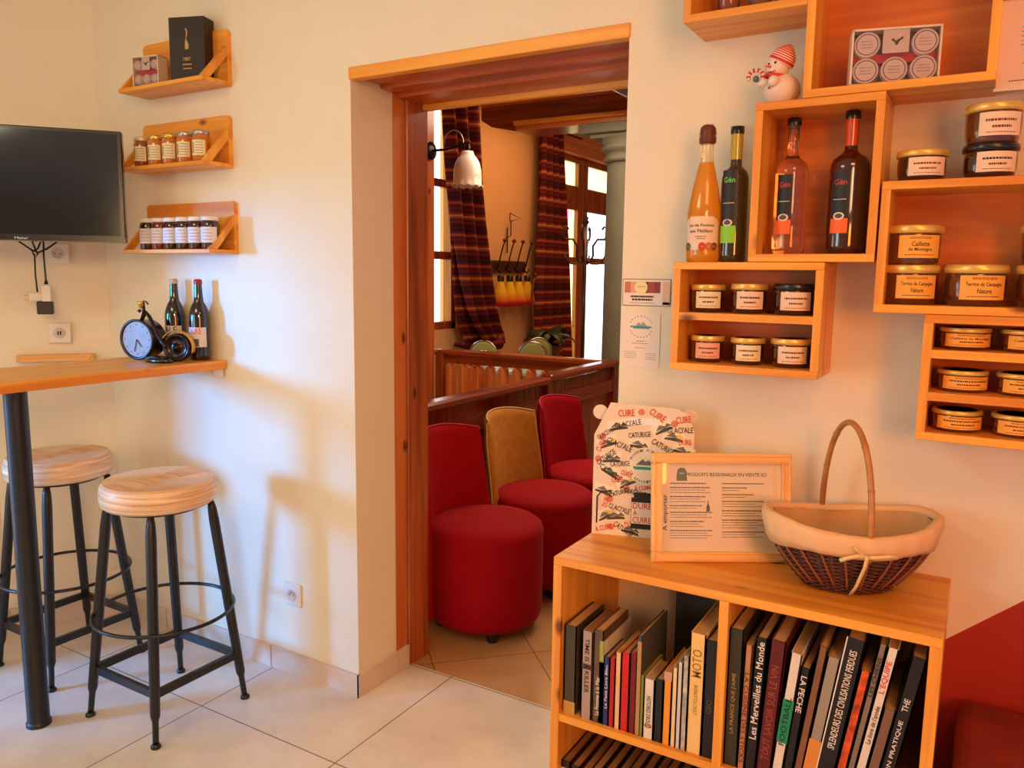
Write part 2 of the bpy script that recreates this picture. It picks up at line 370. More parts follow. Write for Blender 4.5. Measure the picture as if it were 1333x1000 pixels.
# opening trim
b = MB(); b.box(OX0-.004, OX1+.002, YW-.006, YW+.03, OZ, OZ+.036, trimw('x'), bev=.002); struct('trim_1', b)
b = MB()
LW = wood('lintel_wood', (.62, .27, .11), (.76, .38, .17), 'x', rough=.35, knots=False, coat=.25)
b.box(OX0, OX1, YW+.03, 2.12, OZ+.012, OZ+.035, LW); b.box(OX0, OX1, 2.12, 2.20, OZ, OZ+.035, LW, bev=.004)
b.box(OX0, OX1, 2.20, 2.34, OZ-.012, OZ+.035, LW, bev=.005); b.box(OX0, OX1, 2.34, 2.372, OZ-.03, OZ+.035, trimw('x'), bev=.005)
struct('trim_2', b)
b = MB()
b.box(OX0-.05, OX0+.001, 2.185, 2.25, 0, OZ+.03, beamw('z')); b.box(OX0-.05, OX0+.012, 2.25, 2.372, 0, OZ+.03, redw('z'), bev=.004)
struct('trim_3', b)
b = MB(); b.box(OX1-.001, OX1+.05, 2.22, 2.372, 0, OZ+.03, redw('z')); struct('trim_4', b)

# ------------------------------------------------------------------ dining room beyond the opening
WX = -4.2; WOOD_R = redw('z')
b = MB()
WP = mat('warm_plaster', (.86, .68, .50), .75, bump=.3, bscale=12)
CZ = 3.25
b.box(WX-.2, WX, 2.27, 5.35, 0, CZ, WP); b.box(WX-.2, WX, 6.10, 8.05, 0, CZ, WP); b.box(WX-.2, WX, 5.35, 6.10, 0, .98, WP); b.box(WX-.2, WX, 5.35, 6.10, 3.0, CZ, WP)
b.box(WX-.2, WX, 8.05, 11.5, 3.0, CZ, WP); b.box(WX-.2, WX, 11.5, 14.5, 0, CZ, WP)
struct('wall_dining_left', b)
b = MB(); b.box(WX, -3.105, 2.20, 2.27, 0, CZ, WP); b.box(-3.1, 2.6, YB, YB+.02, OZ+.04, CZ, WP); b.box(-3.105, OX0-.05, YB, YB+.02, 0, CZ, WP); b.box(OX1+.05, 2.6, YB, YB+.02, 0, CZ, WP); struct('wall_dining_near', b)
b = MB(); b.box(1.2, 1.3, YB+.02, 14.5, 0, CZ, WP); struct('wall_dining_right', b)
b = MB(); b.box(WX, 1.3, 14.4, 14.5, 0, CZ, WP); struct('wall_dining_far', b)
b = MB(); b.box(WX, 1.3, YB+.02, 14.5, CZ, CZ+.1, mat('dining_ceiling', (.92, .84, .70), .8)); struct('ceiling_dining', b)

def window(name, y0, y1, z0, z1, xs, bars_z, mull, panes, stile=.07):
    # frame, with coloured panes: panes = list of (y0,y1,z0,z1,mat)
    b = MB(); x0, x1 = WX-.12, WX-.02
    for a in ((y0, y1, z0, z0+stile), (y0, y1, z1-stile, z1), (y0, y0+stile, z0, z1), (y1-stile, y1, z0, z1)): b.box(x0, x1, *a, WOOD_R, bev=.006)
    for z, t in bars_z: b.box(x0+.01, x1-.01, y0, y1, z-t, z+t, WOOD_R, bev=.005)
    for y, t in mull: b.box(x0+.005, x1-.005, y-t, y+t, z0, z1, WOOD_R, bev=.005)
    o = struct(name, b)
    for i, (a, c, d, e, m) in enumerate(panes):
        g = MB(); g.box(WX-.075, WX-.069, a, c, d, e, m); p = g.build('pane', o)
    return o
GW = glass_pane('clear_glass'); GY = glass_pane('yellow_glass', (1, .96, .78)); GP = glass_pane('pink_glass', (1, .62, .80)); GPe = glass_pane('amber_glass', (1, .90, .80))
window('window_2', 5.35, 6.10, .98, 3.0, 0, ((2.28, .035), (1.645, .035)), (), [(5.42, 5.93, 1.05, 1.61, GW), (5.42, 5.93, 1.68, 2.245, GW), (5.42, 5.93, 2.315, 2.93, GW),
        (5.93, 6.03, 1.05, 1.61, GY), (5.93, 6.03, 1.68, 2.245, GY), (5.93, 6.03, 2.315, 2.93, GY)])
# glazed door wall with transoms
b = MB(); x0, x1 = WX-.10, WX-.05
b.box(x0, WX+.05, 8.05, 11.5, 2.86, 3.06, beamw('y')); b.box(x0, x1, 8.05, 11.5, 2.79, 2.86, WOOD_R); b.box(x0, x1, 8.05, 11.5, 2.25, 2.53, WOOD_R, bev=.01); b.box(x0, x1, 8.05, 11.5, 1.63, 1.70, WOOD_R)
b.box(x0, x1, 8.05, 11.5, 0, .2, WOOD_R)
for y, t in ((8.10, .05), (8.81, .13), (9.75, .10), (10.6, .1), (11.42, .08)): b.box(x0, x1+.01, y-t, y+t, 0, 2.86, WOOD_R, bev=.008)
door = struct('door_1', b)
cells = [(8.15, 8.68), (8.94, 9.65), (9.85, 10.5), (10.7, 11.34)]
for i, (a, c) in enumerate(cells):
    for d, e, k in ((.2, 1.63, 0), (1.70, 2.25, 0), (2.53, 2.79, 1)):
        parts = [(a, a+(c-a)*.35, GW), (a+(c-a)*.35, a+(c-a)*.62, GP), (a+(c-a)*.62, c, GY)] if (i == 0 and not k) else ([(a, a+(c-a)*.45, GPe), (a+(c-a)*.45, c, GY)] if k else [(a, c, GW)])
        for p0, p1, m in parts:
            g = MB(); g.box(WX-.075, WX-.069, p0, p1, d, e, m); g.build('pane', door)
# ground outside that the low sun strikes
b = MB(); b.box(-14, WX-.3, 0, 18, -.15, -.1, mat('terrace_paving', (.80, .78, .72), .8)); struct('floor_terrace', b)

# beams
b = MB()
b.prism([(-3.29, 2.60), (-3.20, 2.545), (-2.99, 2.50), (1.2, 2.50), (1.2, 2.685), (-3.29, 2.685)], 5.08, 5.34, redw('x'))
b.prism([(-3.292, 2.687), (1.2, 2.687), (1.2, 3.25), (-3.292, 3.25)], 5.075, 5.345, beamw('x'))
b.box(-2.98, 1.2, 5.02, 5.08, 2.53, 2.56, trimw('x')); b.box(-2.98, 1.2, 5.05, 5.08, 2.50, 2.53, beamw('x'))
struct('trim_5', b)
b = MB(); b.prism([(-2.0, 2.62), (-1.97, 2.55), (-1.89, 2.515), (-1.77, 2.515), (-1.70, 2.55), (-1.68, 2.62), (-1.68, 2.8), (-2.0, 2.8)], 4.2, 5.05, wood('dark_beam', (.24, .10, .06), (.36, .16, .09), 'y')); struct('trim_6', b)

# stone column behind the corner of the balustrade
STONE = mat('green_grey_stone', (.45, .45, .37), .75, bump=.5, bscale=30, var=.12, vscale=5)
t = thing('stone_column', 'grey-green stone column with a square moulded capital under the ceiling beam', 'column', (-2.17, 5.22, 0))
MB().lathe([(.19, 0), (.19, .08), (.165, .12), (.155, .14)], STONE, n=32).build('base', t)
MB().lathe([(.155, .14), (.15, 2.24)], STONE, n=32).build('shaft', t)
b = MB(); b.lathe([(.15, 2.24), (.175, 2.25), (.175, 2.27), (.16, 2.28), (.165, 2.31), (.19, 2.325), (.19, 2.345), (.18, 2.355), (.21, 2.40)], STONE, n=32)
b.box(-.22, .22, -.17, .17, 2.40, 2.43, STONE); b.box(-.30, .30, -.2, .2, 2.43, 2.498, STONE, bev=.006); b.build('capital', t)

# wooden partition along the chairs, with slits
t = thing('wooden_partition', 'dark red wooden plank partition with a rounded top rail behind the tub chairs', 'partition', (-2.14, 2.4, 0))
b = MB(); px = -.045
b.tube([(0, .0, .885), (0, 2.6, .885)], .001, darkw('y')); 
b = MB(); b.box(-.05, .035, 0, 1.62, .852, .895, darkw('y'), bev=.012); b.build('top_rail', t)
b = MB(); b.box(-.05, .035, 1.62, 2.62, .868, .911, darkw('y'), bev=.012); b.build('top_rail', t)
y = .03; k = 0
while y < 2.56:
    w = .118
    MB().box(-.03, -.008, y, min(y+w, 2.6), .06, .855, darkw('z'), bev=.002).build('plank', t)
    y += w+(.006 if k % 3 else .003); k += 1
for y in (.0, 1.6, 2.56): MB().box(-.055, .02, y, y+.06, 0, .87, darkw('z'), bev=.004).build('post', t)
MB().box(-.008, .012, .06, 2.56, .70, .78, darkw('y')).build('crossbar', t)
# second balustrade across the back, board balusters
t = thing('wooden_balustrade', 'orange-brown wooden balustrade with flat board balusters crossing behind the partition', 'balustrade', (-3.55, 5.0, 0))
MB().box(-.02, 1.40, -.05, .04, .865, .905, redw('x'), bev=.01).build('top_rail', t)
MB().box(0, 1.40, -.02, .02, .80, .865, redw('x')).build('crossbar', t)
MB().box(0, 1.40, -.025, .025, .08, .14, redw('x')).build('bottom_rail', t)
for k in range(11):
    x = .05+k*.118
    wdt = .035 if k == 2 else .016
    MB().prism([(x-wdt, .14), (x+wdt, .14), (x+wdt, .78), (x, .80), (x-wdt, .78)][::1], -.05, .05, beamw('z')).build('baluster', t)
MB().box(-.07, .0, -.05, .05, 0, .90, redw('z'), bev=.005).build('post', t)
# short return at its left
t = thing('wooden_balustrade', 'short brown balustrade return at the left end of the back balustrade beside the post', 'balustrade', (-3.62, 4.0, 0))
MB().box(-.04, .04, 0, .94, .865, .905, redw('y'), bev=.01).build('top_rail', t)
for k in range(7): MB().box(-.03, .03, .05+k*.13, .085+k*.13, .0, .866, redw('z')).build('baluster', t)

# post carrying the wall lamp
b = MB(); b.box(-2.87, -2.75, 3.66, 3.76, 0, CZ, redw('z'), bev=.004); struct('trim_7', b)
t = thing('wall_lamp', 'white glass bell lamp with frilled rim on a curved iron arm in the next room', 'lamp', (-2.745, 3.71, 2.13))
b = MB(); b.lathe([(0, 0), (.045, .002), (.05, .01), (.02, .02), (0, .022)], IRON, M=T(0, 0, .03) @ Matrix.Rotation(pi/2, 4, 'Y')); b.build('backplate', t)
b = MB(); b.tube([(.01, 0, .03), (.1, 0, .03), (.2, -.002, .045), (.27, -.002, .06)], .007, IRON)
b.tube([(.11+.06*cos(a)*1.1+.05, 0, .055+.075*sin(a)) for a in [pi-k*pi/10 for k in range(11)]]+[(.27, 0, .03)], .004, mat('steel', (.6, .55, .5), .3, .8)); b.lathe([(.012, 0), (.014, .03), (.006, .05)], IRON, (.255, 0, .005)); b.build('arm', t)
OPAL = mat('opal_glass', (.95, .88, .84), .25, coat=.3)
b = MB(); rows = []
for r, z in ((.026, .0), (.030, -.012), (.034, -.022), (.050, -.04), (.063, -.065), (.071, -.10), (.074, -.14), (.074, -.178), (.082, -.19)):
    rows.append([(.255+(r+(.004*sin(12*a) if z < -.18 else 0))*cos(a), (r+(.004*sin(12*a) if z < -.18 else 0))*sin(a), z+.01+(.005*sin(12*a) if z < -.18 else 0)) for a in [2*pi*k/72 for k in range(72)]])
b.grid(rows, OPAL, closed=True); sh = b.build('lamp_shade', t)
lsh = sh; md = sh.modifiers.new('thick', 'SOLIDIFY'); md.thickness = .004
b = MB(); b.tube([(x, y, z+.0) for x, y, z in rows[-1]], .003, mat('grey_rim', (.45, .5, .5), .4), n=6, closed=True); b.build('rim', lsh)

# curtains
def curtain(name, label, rows, folds, depth, x=WX+.10, tie=None):
    # rows: (z, y0, y1)
    R = []
    N = 90; Z = 60
    for k in range(Z+1):
        u = k/Z*(len(rows)-1); i = min(int(u), len(rows)-2); f = u-i
        sm = f*f*(3-2*f) if False else f
        z = rows[i][0]*(1-sm)+rows[i+1][0]*sm; y0 = rows[i][1]*(1-sm)+rows[i+1][1]*sm; y1 = rows[i][2]*(1-sm)+rows[i+1][2]*sm
        dp = depth*(.5+.5*min(1, (y1-y0)/.6))
        R.append([(x+dp*sin(folds*2*pi*j/N+.25*sin(z*3)), y0+(y1-y0)*j/N, z) for j in range(N+1)])
    o = MB().grid(R, STRIPES).build(name, None, (x, rows[-1][1], rows[-1][0]))
    o.modifiers.new('thick', 'SOLIDIFY').thickness = .004
    return tag(o, label, 'curtain')
t = thing('curtain', 'striped red curtain drawn aside and tied back at the left window of the next room', 'curtain', (WX+.1, 6.1, .8))
def cur_part(name, rows, folds, depth, x):
    R = []; N = 80
    for k in range(61):
        u = k/60*(len(rows)-1); i = min(int(u), len(rows)-2); f = u-i
        z, y0, y1 = [rows[i][q]*(1-f)+rows[i+1][q]*f for q in range(3)]
        R.append([(x+depth*sin(folds*2*pi*j/N+.4*sin(z*2)), y0+(y1-y0)*j/N-(WX*0), z) for j in range(N+1)])
    o = MB().grid(R, STRIPES).build(name, t, (WX+.1, 6.1, .8)); o.modifiers.new('thick', 'SOLIDIFY').thickness = .004
cur_part('drape', [(3.12, 5.61, 6.12), (2.25, 5.73, 6.20), (1.95, 5.78, 6.26), (1.66, 5.84, 6.34), (1.40, 5.90, 6.41), (1.18, 5.98, 6.48), (1.0, 6.10, 6.56), (.88, 6.24, 6.62), (.82, 6.32, 6.62)], 2.6, .075, WX+.16)
cur_part('inner_drape', [(2.2, 5.80, 5.95), (1.9, 5.84, 6.02), (1.5, 5.86, 6.12), (1.18, 5.90, 6.26), (1.0, 5.96, 6.36), (.88, 6.04, 6.46), (.80, 6.16, 6.56)], 4, .02, WX+.10)
b = MB(); b.tube([(WX+.04, 6.0, .84), (WX+.2, 6.2, .79), (WX+.24, 6.45, .82), (WX+.14, 6.64, .90), (WX+.02, 6.7, .97)], [.02, .035, .05, .045, .02], STRIPES, n=12); b.build('tie_band', t, (WX+.1, 6.1, .8))
curtain('curtain', 'striped dark red curtain hanging straight beside the glazed door in the next room', [(3.0, 7.43, 7.84), (2.0, 7.40, 7.98), (1.2, 7.36, 8.09), (.55, 7.28, 8.18)], 3.4, .07, WX+.12)
b = MB(); b.tube([(WX+.15, 5.4, 3.14), (WX+.15, 6.4, 3.14)], .012, IRON); o = b.build('curtain_rod', None, (WX+.12, 5.5, 3.14)); tag(o, 'dark rod above the left window holding the tied-back curtain', 'curtain rod')
b = MB(); b.tube([(WX+.12, 7.3, 3.02), (WX+.12, 8.4, 3.02)], .012, IRON); o = b.build('curtain_rod', None, (WX+.12, 7.4, 3.02)); tag(o, 'dark rod above the straight curtain beside the glazed door', 'curtain rod')

# hook rack with felt cones on the wall
t = thing('coat_rack', 'dark wooden wall coat rack with four ball-tipped iron hooks', 'coat rack', (WX, 6.62, 1.50))
brd = MB().box(.0, .04, 0, .68, -.0, .12, wood('old_board', (.22, .12, .09), (.33, .18, .12), 'y'), bev=.01).build('board', t)
for k in range(4):
    y = .08+k*.18; b = MB(); b.tube([(.04, y, .04), (.07, y, .06), (.09, y+.01, .16), (.10, y+.03, .24), (.11, y+.05, .30)], .008, IRON, n=6)
    b.tube([(.04, y, .04), (.09, y, .0), (.11, y, .04)], .007, IRON, n=6); b.lathe([(0, -.022), (.02, -.01), (.022, 0), (.02, .01), (0, .022)], mat('hook_ball', (.36, .14, .08), .4), (.11, y+.055, .315), n=12); b.build('hook', brd)
def cone_mat():
    m = bpy.data.materials.new('ombre_felt'); m.use_nodes = True; nt = m.node_tree; bb = nt.nodes['Principled BSDF']; bb.inputs['Roughness'].default_value = .8
    tc = nt.nodes.new('ShaderNodeTexCoord'); sp = nt.nodes.new('ShaderNodeSeparateXYZ'); r = nt.nodes.new('ShaderNodeValToRGB'); mm = nt.nodes.new('ShaderNodeMath'); mm.operation = 'MULTIPLY'; mm.inputs[1].default_value = 3.3
    nt.links.new(tc.outputs['Object'], sp.inputs[0]); nt.links.new(sp.outputs['Z'], mm.inputs[0]); nt.links.new(mm.outputs[0], r.inputs['Fac']); nt.links.new(r.outputs['Color'], bb.inputs['Base Color'])
    r.color_ramp.elements[0].position = .12; r.color_ramp.elements[0].color = (*lin((.80, .12, .14)), 1); r.color_ramp.elements[1].position = .50; r.color_ramp.elements[1].color = (*lin((.88, .72, .14)), 1)
    return m
CM = cone_mat(); pn = ['leftmost', 'second from the left', 'third from the left', 'rightmost']
for k in range(4):
    t = thing('ombre_vase', 'red-to-yellow ombre cone hanging under the coat rack, %s of four' % pn[k], 'decoration', (WX+.08, 6.73+k*.177, 1.165), group='red and yellow cones under the coat rack')
    MB().lathe([(.0, 0), (.088, .002), (.082, .07), (.055, .17), (.034, .24), (.03, .25)], CM, n=24, sy=1).build('cone', t)
    MB().lathe([(.034, .25), (.034, .30), (.025, .31), (0, .31)], BLACKLID, n=16).build('cap', t)
t = thing('wall_hook', 'small dark wire candle bracket on the plaster above the coat rack', 'bracket', (WX, 6.95, 1.85))
b = MB(); b.tube([(.01, .0, .0), (.06, 0, .02), (.06, .0, .16)], .006, IRON, n=6); b.tube([(.06, -.02, .16), (.06, .2, .2), (.06, -.02, .24), (.06, -.02, .16)], .005, IRON, n=6); b.tube([(.02, 0, -.15), (.02, 0, .1)], .007, IRON, n=6); b.build('wire', t)

# freestanding coat stand (bentwood), and cane
t = thing('coat_stand', 'dark bentwood coat stand with curled hooks in front of the glazed door', 'coat stand', (-3.10, 6.5, 0))
BW = mat('bentwood', (.22, .09, .08), .3, coat=.3)
b = MB(); b.tube([(0, 0, .1), (0, 0, 1.93)], .02, BW); b.lathe([(.02, 0), (.035, .02), (.02, .04), (.03, .055), (.012, .075), (.018, .09), (0, .10)], BW, (0, 0, 1.93), n=12); b.build('pole', t)
for a in (0.56, 1.8, 3.7, 5.0):
    b = MB(); c_, s_ = cos(a), sin(a)
    b.tube([(r*c_, r*s_, z) for r, z in ((.02, 1.60), (.05, 1.60), (.075, 1.66), (.07, 1.74), (.11, 1.80), (.17, 1.80), (.20, 1.84), (.19, 1.90), (.165, 1.91), (.15, 1.885))], .010, BW, n=8)
    b.tube([(r*c_, r*s_, z) for r, z in ((.02, 1.62), (.06, 1.585), (.12, 1.585), (.17, 1.63), (.185, 1.66))], .009, BW, n=8); b.build('hook', t)
    b = MB(); b.tube([(r*c_, r*s_, z) for r, z in ((.02, .30), (.12, .2), (.2, .02), (.22, .012))], .012, BW); b.build('leg', t)
t = thing('walking_stick', 'brown knob-headed walking stick standing against the wall below the coat rack', 'walking stick', (WX+.33, 7.025, 0))
b = MB(); b.tube([(0, 0, 0), (-.12, .12, 1.20), (-.13, .13, 1.30), (-.13, .16, 1.42), (-.13, .19, 1.46)], [.012, .014, .014, .013, .012], mat('stick_wood', (.40, .22, .12), .5)); b.lathe([(0, -.03), (.03, 0), (0, .03)], mat('hook_ball', (.36, .14, .08), .4), (-.13, .19, 1.48)); b.build('shaft', t)

# plant in pot on a stand by the wall
LEAF = mat('dark_leaf', (.10, .22, .10), .4)
t = thing('potted_plant', 'dark green broad-leaved plant in a brown pot below the coat rack', 'plant', (WX+.50, 6.93, 0))
MB().lathe([(.09, 0), (.10, .02), (.04, .06), (.035, .52), (.12, .56), (.12, .58)], darkw('z'), n=20).build('stand', t)
MB().lathe([(.10, .58), (.14, .76), (.145, .80), (.125, .80), (.12, .76), (0, .75)], mat('brown_pot', (.34, .17, .10), .5), n=24).build('pot', t)
for k in range(12):
    a = k*2.4; L_ = .24+.05*(k % 3); el = .9+.5*(k % 4)/3
    b = MB(); rows = []
    for q in range(11):
        u = q/10; w = .072*max(0, sin(pi*min(1, u*1.02)))**.8*(1 if u < .99 else 0)
        cx, cz = L_*(u-.15*u*u), L_*(el*1.5*u-1.35*u*u*el); rows.append([(cx, -w, cz-.012), (cx, 0, cz+.006), (cx, w, cz-.012)])
    b.grid(rows, LEAF, M=T(0, 0, .78) @ Rz(a)); b.build('leaf', t)

# tub chairs
VELVET = mat('crimson_velvet', (.60, .0, .07), .8, sheen=.05, bump=.1, bscale=90)
VELVET.node_tree.nodes['Principled BSDF'].inputs['Specular IOR Level'].default_value = .15
MUST = mat('mustard_velvet', (.74, .51, .16), .8, sheen=.05, bump=.25, bscale=70, var=.15, vscale=30)
def tub_chair(name, label, backm, loc, rz=0):
    t = thing(name, label, 'chair', loc, rz, 'tub chairs along the partition')
    b = MB(); b.lathe([(.20, .045), (.228, .05), (.238, .08), (.240, .20), (.240, .36), (.238, .40), (.242, .412), (.240, .425), (.235, .44), (.21, .458), (.15, .468), (0, .472)], VELVET, n=56); b.build('seat', t)
    # curved backrest wrapped round the rear half, towards -x
    prof = []; n = 34
    outer = []; inner = []
    zs = [.06, .2, .35, .5, .62, .70, .755, .78]
    th = .055
    rows = []
    for z in zs:
        lean = .05*max(0, z-.3)/.5
        A = radians(60 if z < .45 else 60-6*(z-.45)/.35)
        ro, ri = .285, .245
        if z >= .755: ro -= .008; ri += .008
        row = []
        for k in range(n+1):
            a = pi-A+2*A*k/n; e = 1-abs(k/n*2-1)**10*.02
            row.append((ro*cos(a)*.86-lean-.01, ro*sin(a)*.92*e, z+(.028*cos((k/n-.5)*pi)-.0 if z > .7 else 0)))
        for k in range(n, -1, -1):
            a = pi-A+2*A*k/n
            row.append((ri*cos(a)*.86-lean-.01+.004, ri*sin(a)*.93, z+(.028*cos((k/n-.5)*pi) if z > .7 else 0)))
        rows.append(row)
    top = [((p[0]+q[0])/2, (p[1]+q[1])/2, p[2]+.012) for p, q in zip(rows[-1], rows[-1][::-1])]
    b = MB(); b.grid(rows+[top], backm, closed=True); brest = b.build('backrest', t)
    pp = [r[0] for r in rows]+[(p[0], p[1], p[2]+.004) for p in top[:n+1]]+[r[n] for r in rows[::-1]]
    MB().tube(pp, .0035, mat('piping_pink', (.72, .10, .25), .7) if backm is VELVET else mat('piping_pale', (.82, .72, .50), .7), n=6).build('piping', brest)
    for sx, sy in ((.13, .13), (.13, -.13), (-.13, .13), (-.13, -.13)):
        MB().lathe([(.014, 0), (.024, .004), (.026, .03), (.022, .05)], BLACKLID, (sx, sy, 0), n=14).build('foot', t)
    return t
tub_chair('tub_chair', 'crimson velvet tub chair with round seat, nearest to the opening jamb', VELVET, (-1.725, 2.725, 0), radians(-4))
tub_chair('tub_chair', 'tub chair with mustard velvet back and crimson round seat, between the red chairs', MUST, (-1.735, 3.255, 0), radians(-4))
tub_chair('tub_chair', 'crimson velvet tub chair beyond the mustard-backed one, partly behind the carton', VELVET, (-1.735, 3.775, 0), radians(-4))

# dining chairs and table glimpsed behind the balustrade
GREEN = mat('green_cushion', (.62, .66, .40), .8); CHROME = mat('chrome', (.75, .76, .80), .15, 1)
def cafe_chair(label, loc, rz):
    t = thing('cafe_chair', label, 'chair', loc, rz, 'green cafe chairs behind the balustrade')
    M = Matrix.Rotation(pi/2, 4, 'Y')
    MB().lathe([(0, -.02), (.10, -.02), (.118, -.01), (.118, .01), (.10, .02), (0, .02)], GREEN, M=T(-.17, 0, .76) @ M, n=32).build('backrest', t)
    MB().tube([(-.17, .126*cos(a), .76+.126*sin(a)) for a in [2*pi*k/28 for k in range(28)]], .010, CHROME, closed=True).build('back_hoop', t)
    MB().lathe([(0, .43), (.16, .43), (.17, .45), (.16, .475), (0, .48)], GREEN, n=32).build('seat', t)
    for sx in (-.12, .12):
        for sy in (-.12, .12): MB().tube([(sx*1.2, sy*1.2, 0), (sx, sy, .44)], .011, CHROME).build('leg', t)
    for sy in (-.08, .08): MB().tube([(-.14, sy, .44), (-.17, sy, .67)], .010, CHROME).build('upright', t)
    return t
cafe_chair('round-backed green chair behind the balustrade, under the tied curtain', (-3.80, 5.86, 0), radians(-70))
cafe_chair('round-backed green chair with chrome hoop, in front of its twin by the dark curtain', (-3.36, 6.04, 0), radians(-60))
cafe_chair('green chair whose large chrome hoop shows behind another green chair by the curtain', (-3.52, 6.50, 0), radians(-50))
t = thing('dining_table', 'pale dining table seen in slices between the balusters', 'table', (-3.15, 5.48, 0))
MB().box(-.42, .42, -.19, .19, .70, .73, mat('pale_top', (.70, .82, .84), .3), bev=.004).build('tabletop', t)
for sx in (-.38, .38):
    for sy in (-.15, .15): MB().box(sx-.02, sx+.02, sy-.02, sy+.02, 0, .70, IRON).build('leg', t)
t = thing('drinking_glass', 'small clear glass standing at the left end of the table behind the balustrade', 'glass', (-3.50, 5.46, .73))
MB().lathe([(.026, 0), (.03, .004), (.034, .13), (.031, .13), (.026, .01), (0, .01)], glass_pane('thin_glass', (.92, .92, .98), .3), n=24).build('tumbler', t)

# ------------------------------------------------------------------ bar table and stools
t = thing('bar_table', 'tall pine bar table running out from the wall under the television', 'table', (-2.545, 1.30, 0))
b = MB(); b.box(-2.785, -2.395, -.4, 1.975, 1.115, 1.147, pine('y'), bev=.0025); b.build('tabletop', t, (-2.545, 1.30, 0))
for x in (-2.545,):
    b = MB(); b.lathe([(.033, .004), (.033, 1.115)], BLACKMETAL, n=28); b.lathe([(.037, 0), (.037, .012), (.033, .016)], BLACKMETAL, n=28); b.build('leg', t)
b = MB(); b.box(-.225, .135, .66, .672, 1.085, 1.115, WHITE); b.lathe([(.008, 0), (.008, .012)], WHITE, (.08, .655, 1.09), n=12); b.build('wall_bracket', t)
def seat_wood():
    return wood('stool_pine', (.82, .58, .36), (.93, .73, .50), 'x', rough=.4, fine=34, knots=False)
t = thing('bar_stool', 'round pine-seated black metal bar stool in the open, nearest the camera', 'stool', (-2.278, 1.59, 0), 0, 'pine-seated bar stools')
SW = seat_wood(); SWS = wood('stool_pine_side', (.80, .60, .42), (.96, .84, .68), 'h', rough=.45, fine=110, knots=False)
b = MB(); b.lathe([(.150, .718), (.166, .720), (.176, .730), (.179, .752), (.179, .772), (.174, .789), (.166, .799)], SWS, n=64)
rows = []
for r in (.166, .14, .10, .06, .02): rows.append([(r*cos(a), r*sin(a), .799+.002*(1-(r/.166)**2)-(.010*cos(a)**2*(1-(r/.166)**4))*(r/.166)) for a in [2*pi*k/64 for k in range(64)]])
b.grid(rows, SW, closed=True); k0 = len(b.v); b.add([(.02*cos(2*pi*k/64), .02*sin(2*pi*k/64), .801-.0012*cos(2*pi*k/64)**2) for k in range(64)], [tuple(range(64))], SW); b.build('seat', t)
MB().lathe([(.14, .708), (.14, .718)], BLACKMETAL, n=40).build('seat_plate', t)
for sx in (-1, 1):
    for sy in (-1, 1):
        b = MB(); tx, ty = .112*sx, .112*sy; fx, fy = .172*sx, .174*sy
        P = lambda u: (tx+(fx-tx)*u, ty+(fy-ty)*u, .713*(1-u))
        b.tube([P(0), P(.03), P(.09), P(.5), P(.86), P(.885), P(.95), P(.985)], [.010, .014, .0165, .0165, .015, .010, .0095, .0095], BLACKMETAL, n=12)
        b.lathe([(.014, 0), (.016, .003), (.015, .009), (.010, .014)], BLACKMETAL, (fx, fy, 0), n=14); b.build('leg', t)
b = MB(); z = .165; q = .158
for a, c in (((-q, -q), (q, -q)), ((q, -q), (q, q)), ((q, q), (-q, q)), ((-q, q), (-q, -q))):
    if a[1] == c[1]: b.box(min(a[0], c[0]), max(a[0], c[0]), a[1]-.007, a[1]+.007, z-.013, z+.013, BLACKMETAL)
    else: b.box(a[0]-.007, a[0]+.007, min(a[1], c[1]), max(a[1], c[1]), z-.013, z+.013, BLACKMETAL)
b.build('lower_frame', t)
b = MB(); b.tube([(.218*cos(a), .218*sin(a), .352) for a in [2*pi*k/64 for k in range(64)]], .006, BLACKMETAL, closed=True, n=10); b.build('footrest_ring', t)
dup(t, (-2.888, 1.612, 0), 0, 'round pine-seated black metal bar stool behind the table leg, under the television')

# ------------------------------------------------------------------ television, sockets, cables
tvd = Vector((.653, .757, 0)); tvn = Vector((.757, -.653, 0)); tvr = Vector((-2.655, 1.765, 0))
ang = math.atan2(tvd.y, tvd.x)
t = thing('television', 'black flat-screen television on a wall arm at the left', 'television', (tvr.x-.34*tvd.x, tvr.y-.34*tvd.y, 1.57), ang)
tl = Matrix.Rotation(radians(-3), 4, 'X')
GB = mat('gloss_black', (.035, .03, .035), .25, coat=.5)
b = MB(); b.box(-.345, .345, .0, .045, 0, .388, GB, tl, bev=.004); b.box(-.345, .345, -.006, .001, 0, .014, GB, tl); hs = b.build('housing', t)
b = MB(); b.box(-.330, .330, -.002, .001, .022, .376, mat('tv_screen', (.03, .025, .03), .10, coat=1), tl); b.build('screen', t)
b = MB(); b.text('Haier', .042, .009, mat('silver_print', (.75, .75, .75), .4), lambda u, v: tl @ Vector((u+.02, -.0068, v+.008))); b.build('lettering', hs)
b = MB(); b.box(-.12, .12, .045, .06, .08, .3, BLACKMETAL); b.box(-.02, .02, .06, .34, .17, .21, BLACKMETAL); b.box(-.03, .03, .33, .345, .1, .28, BLACKMETAL); b.build('wall_arm', t)
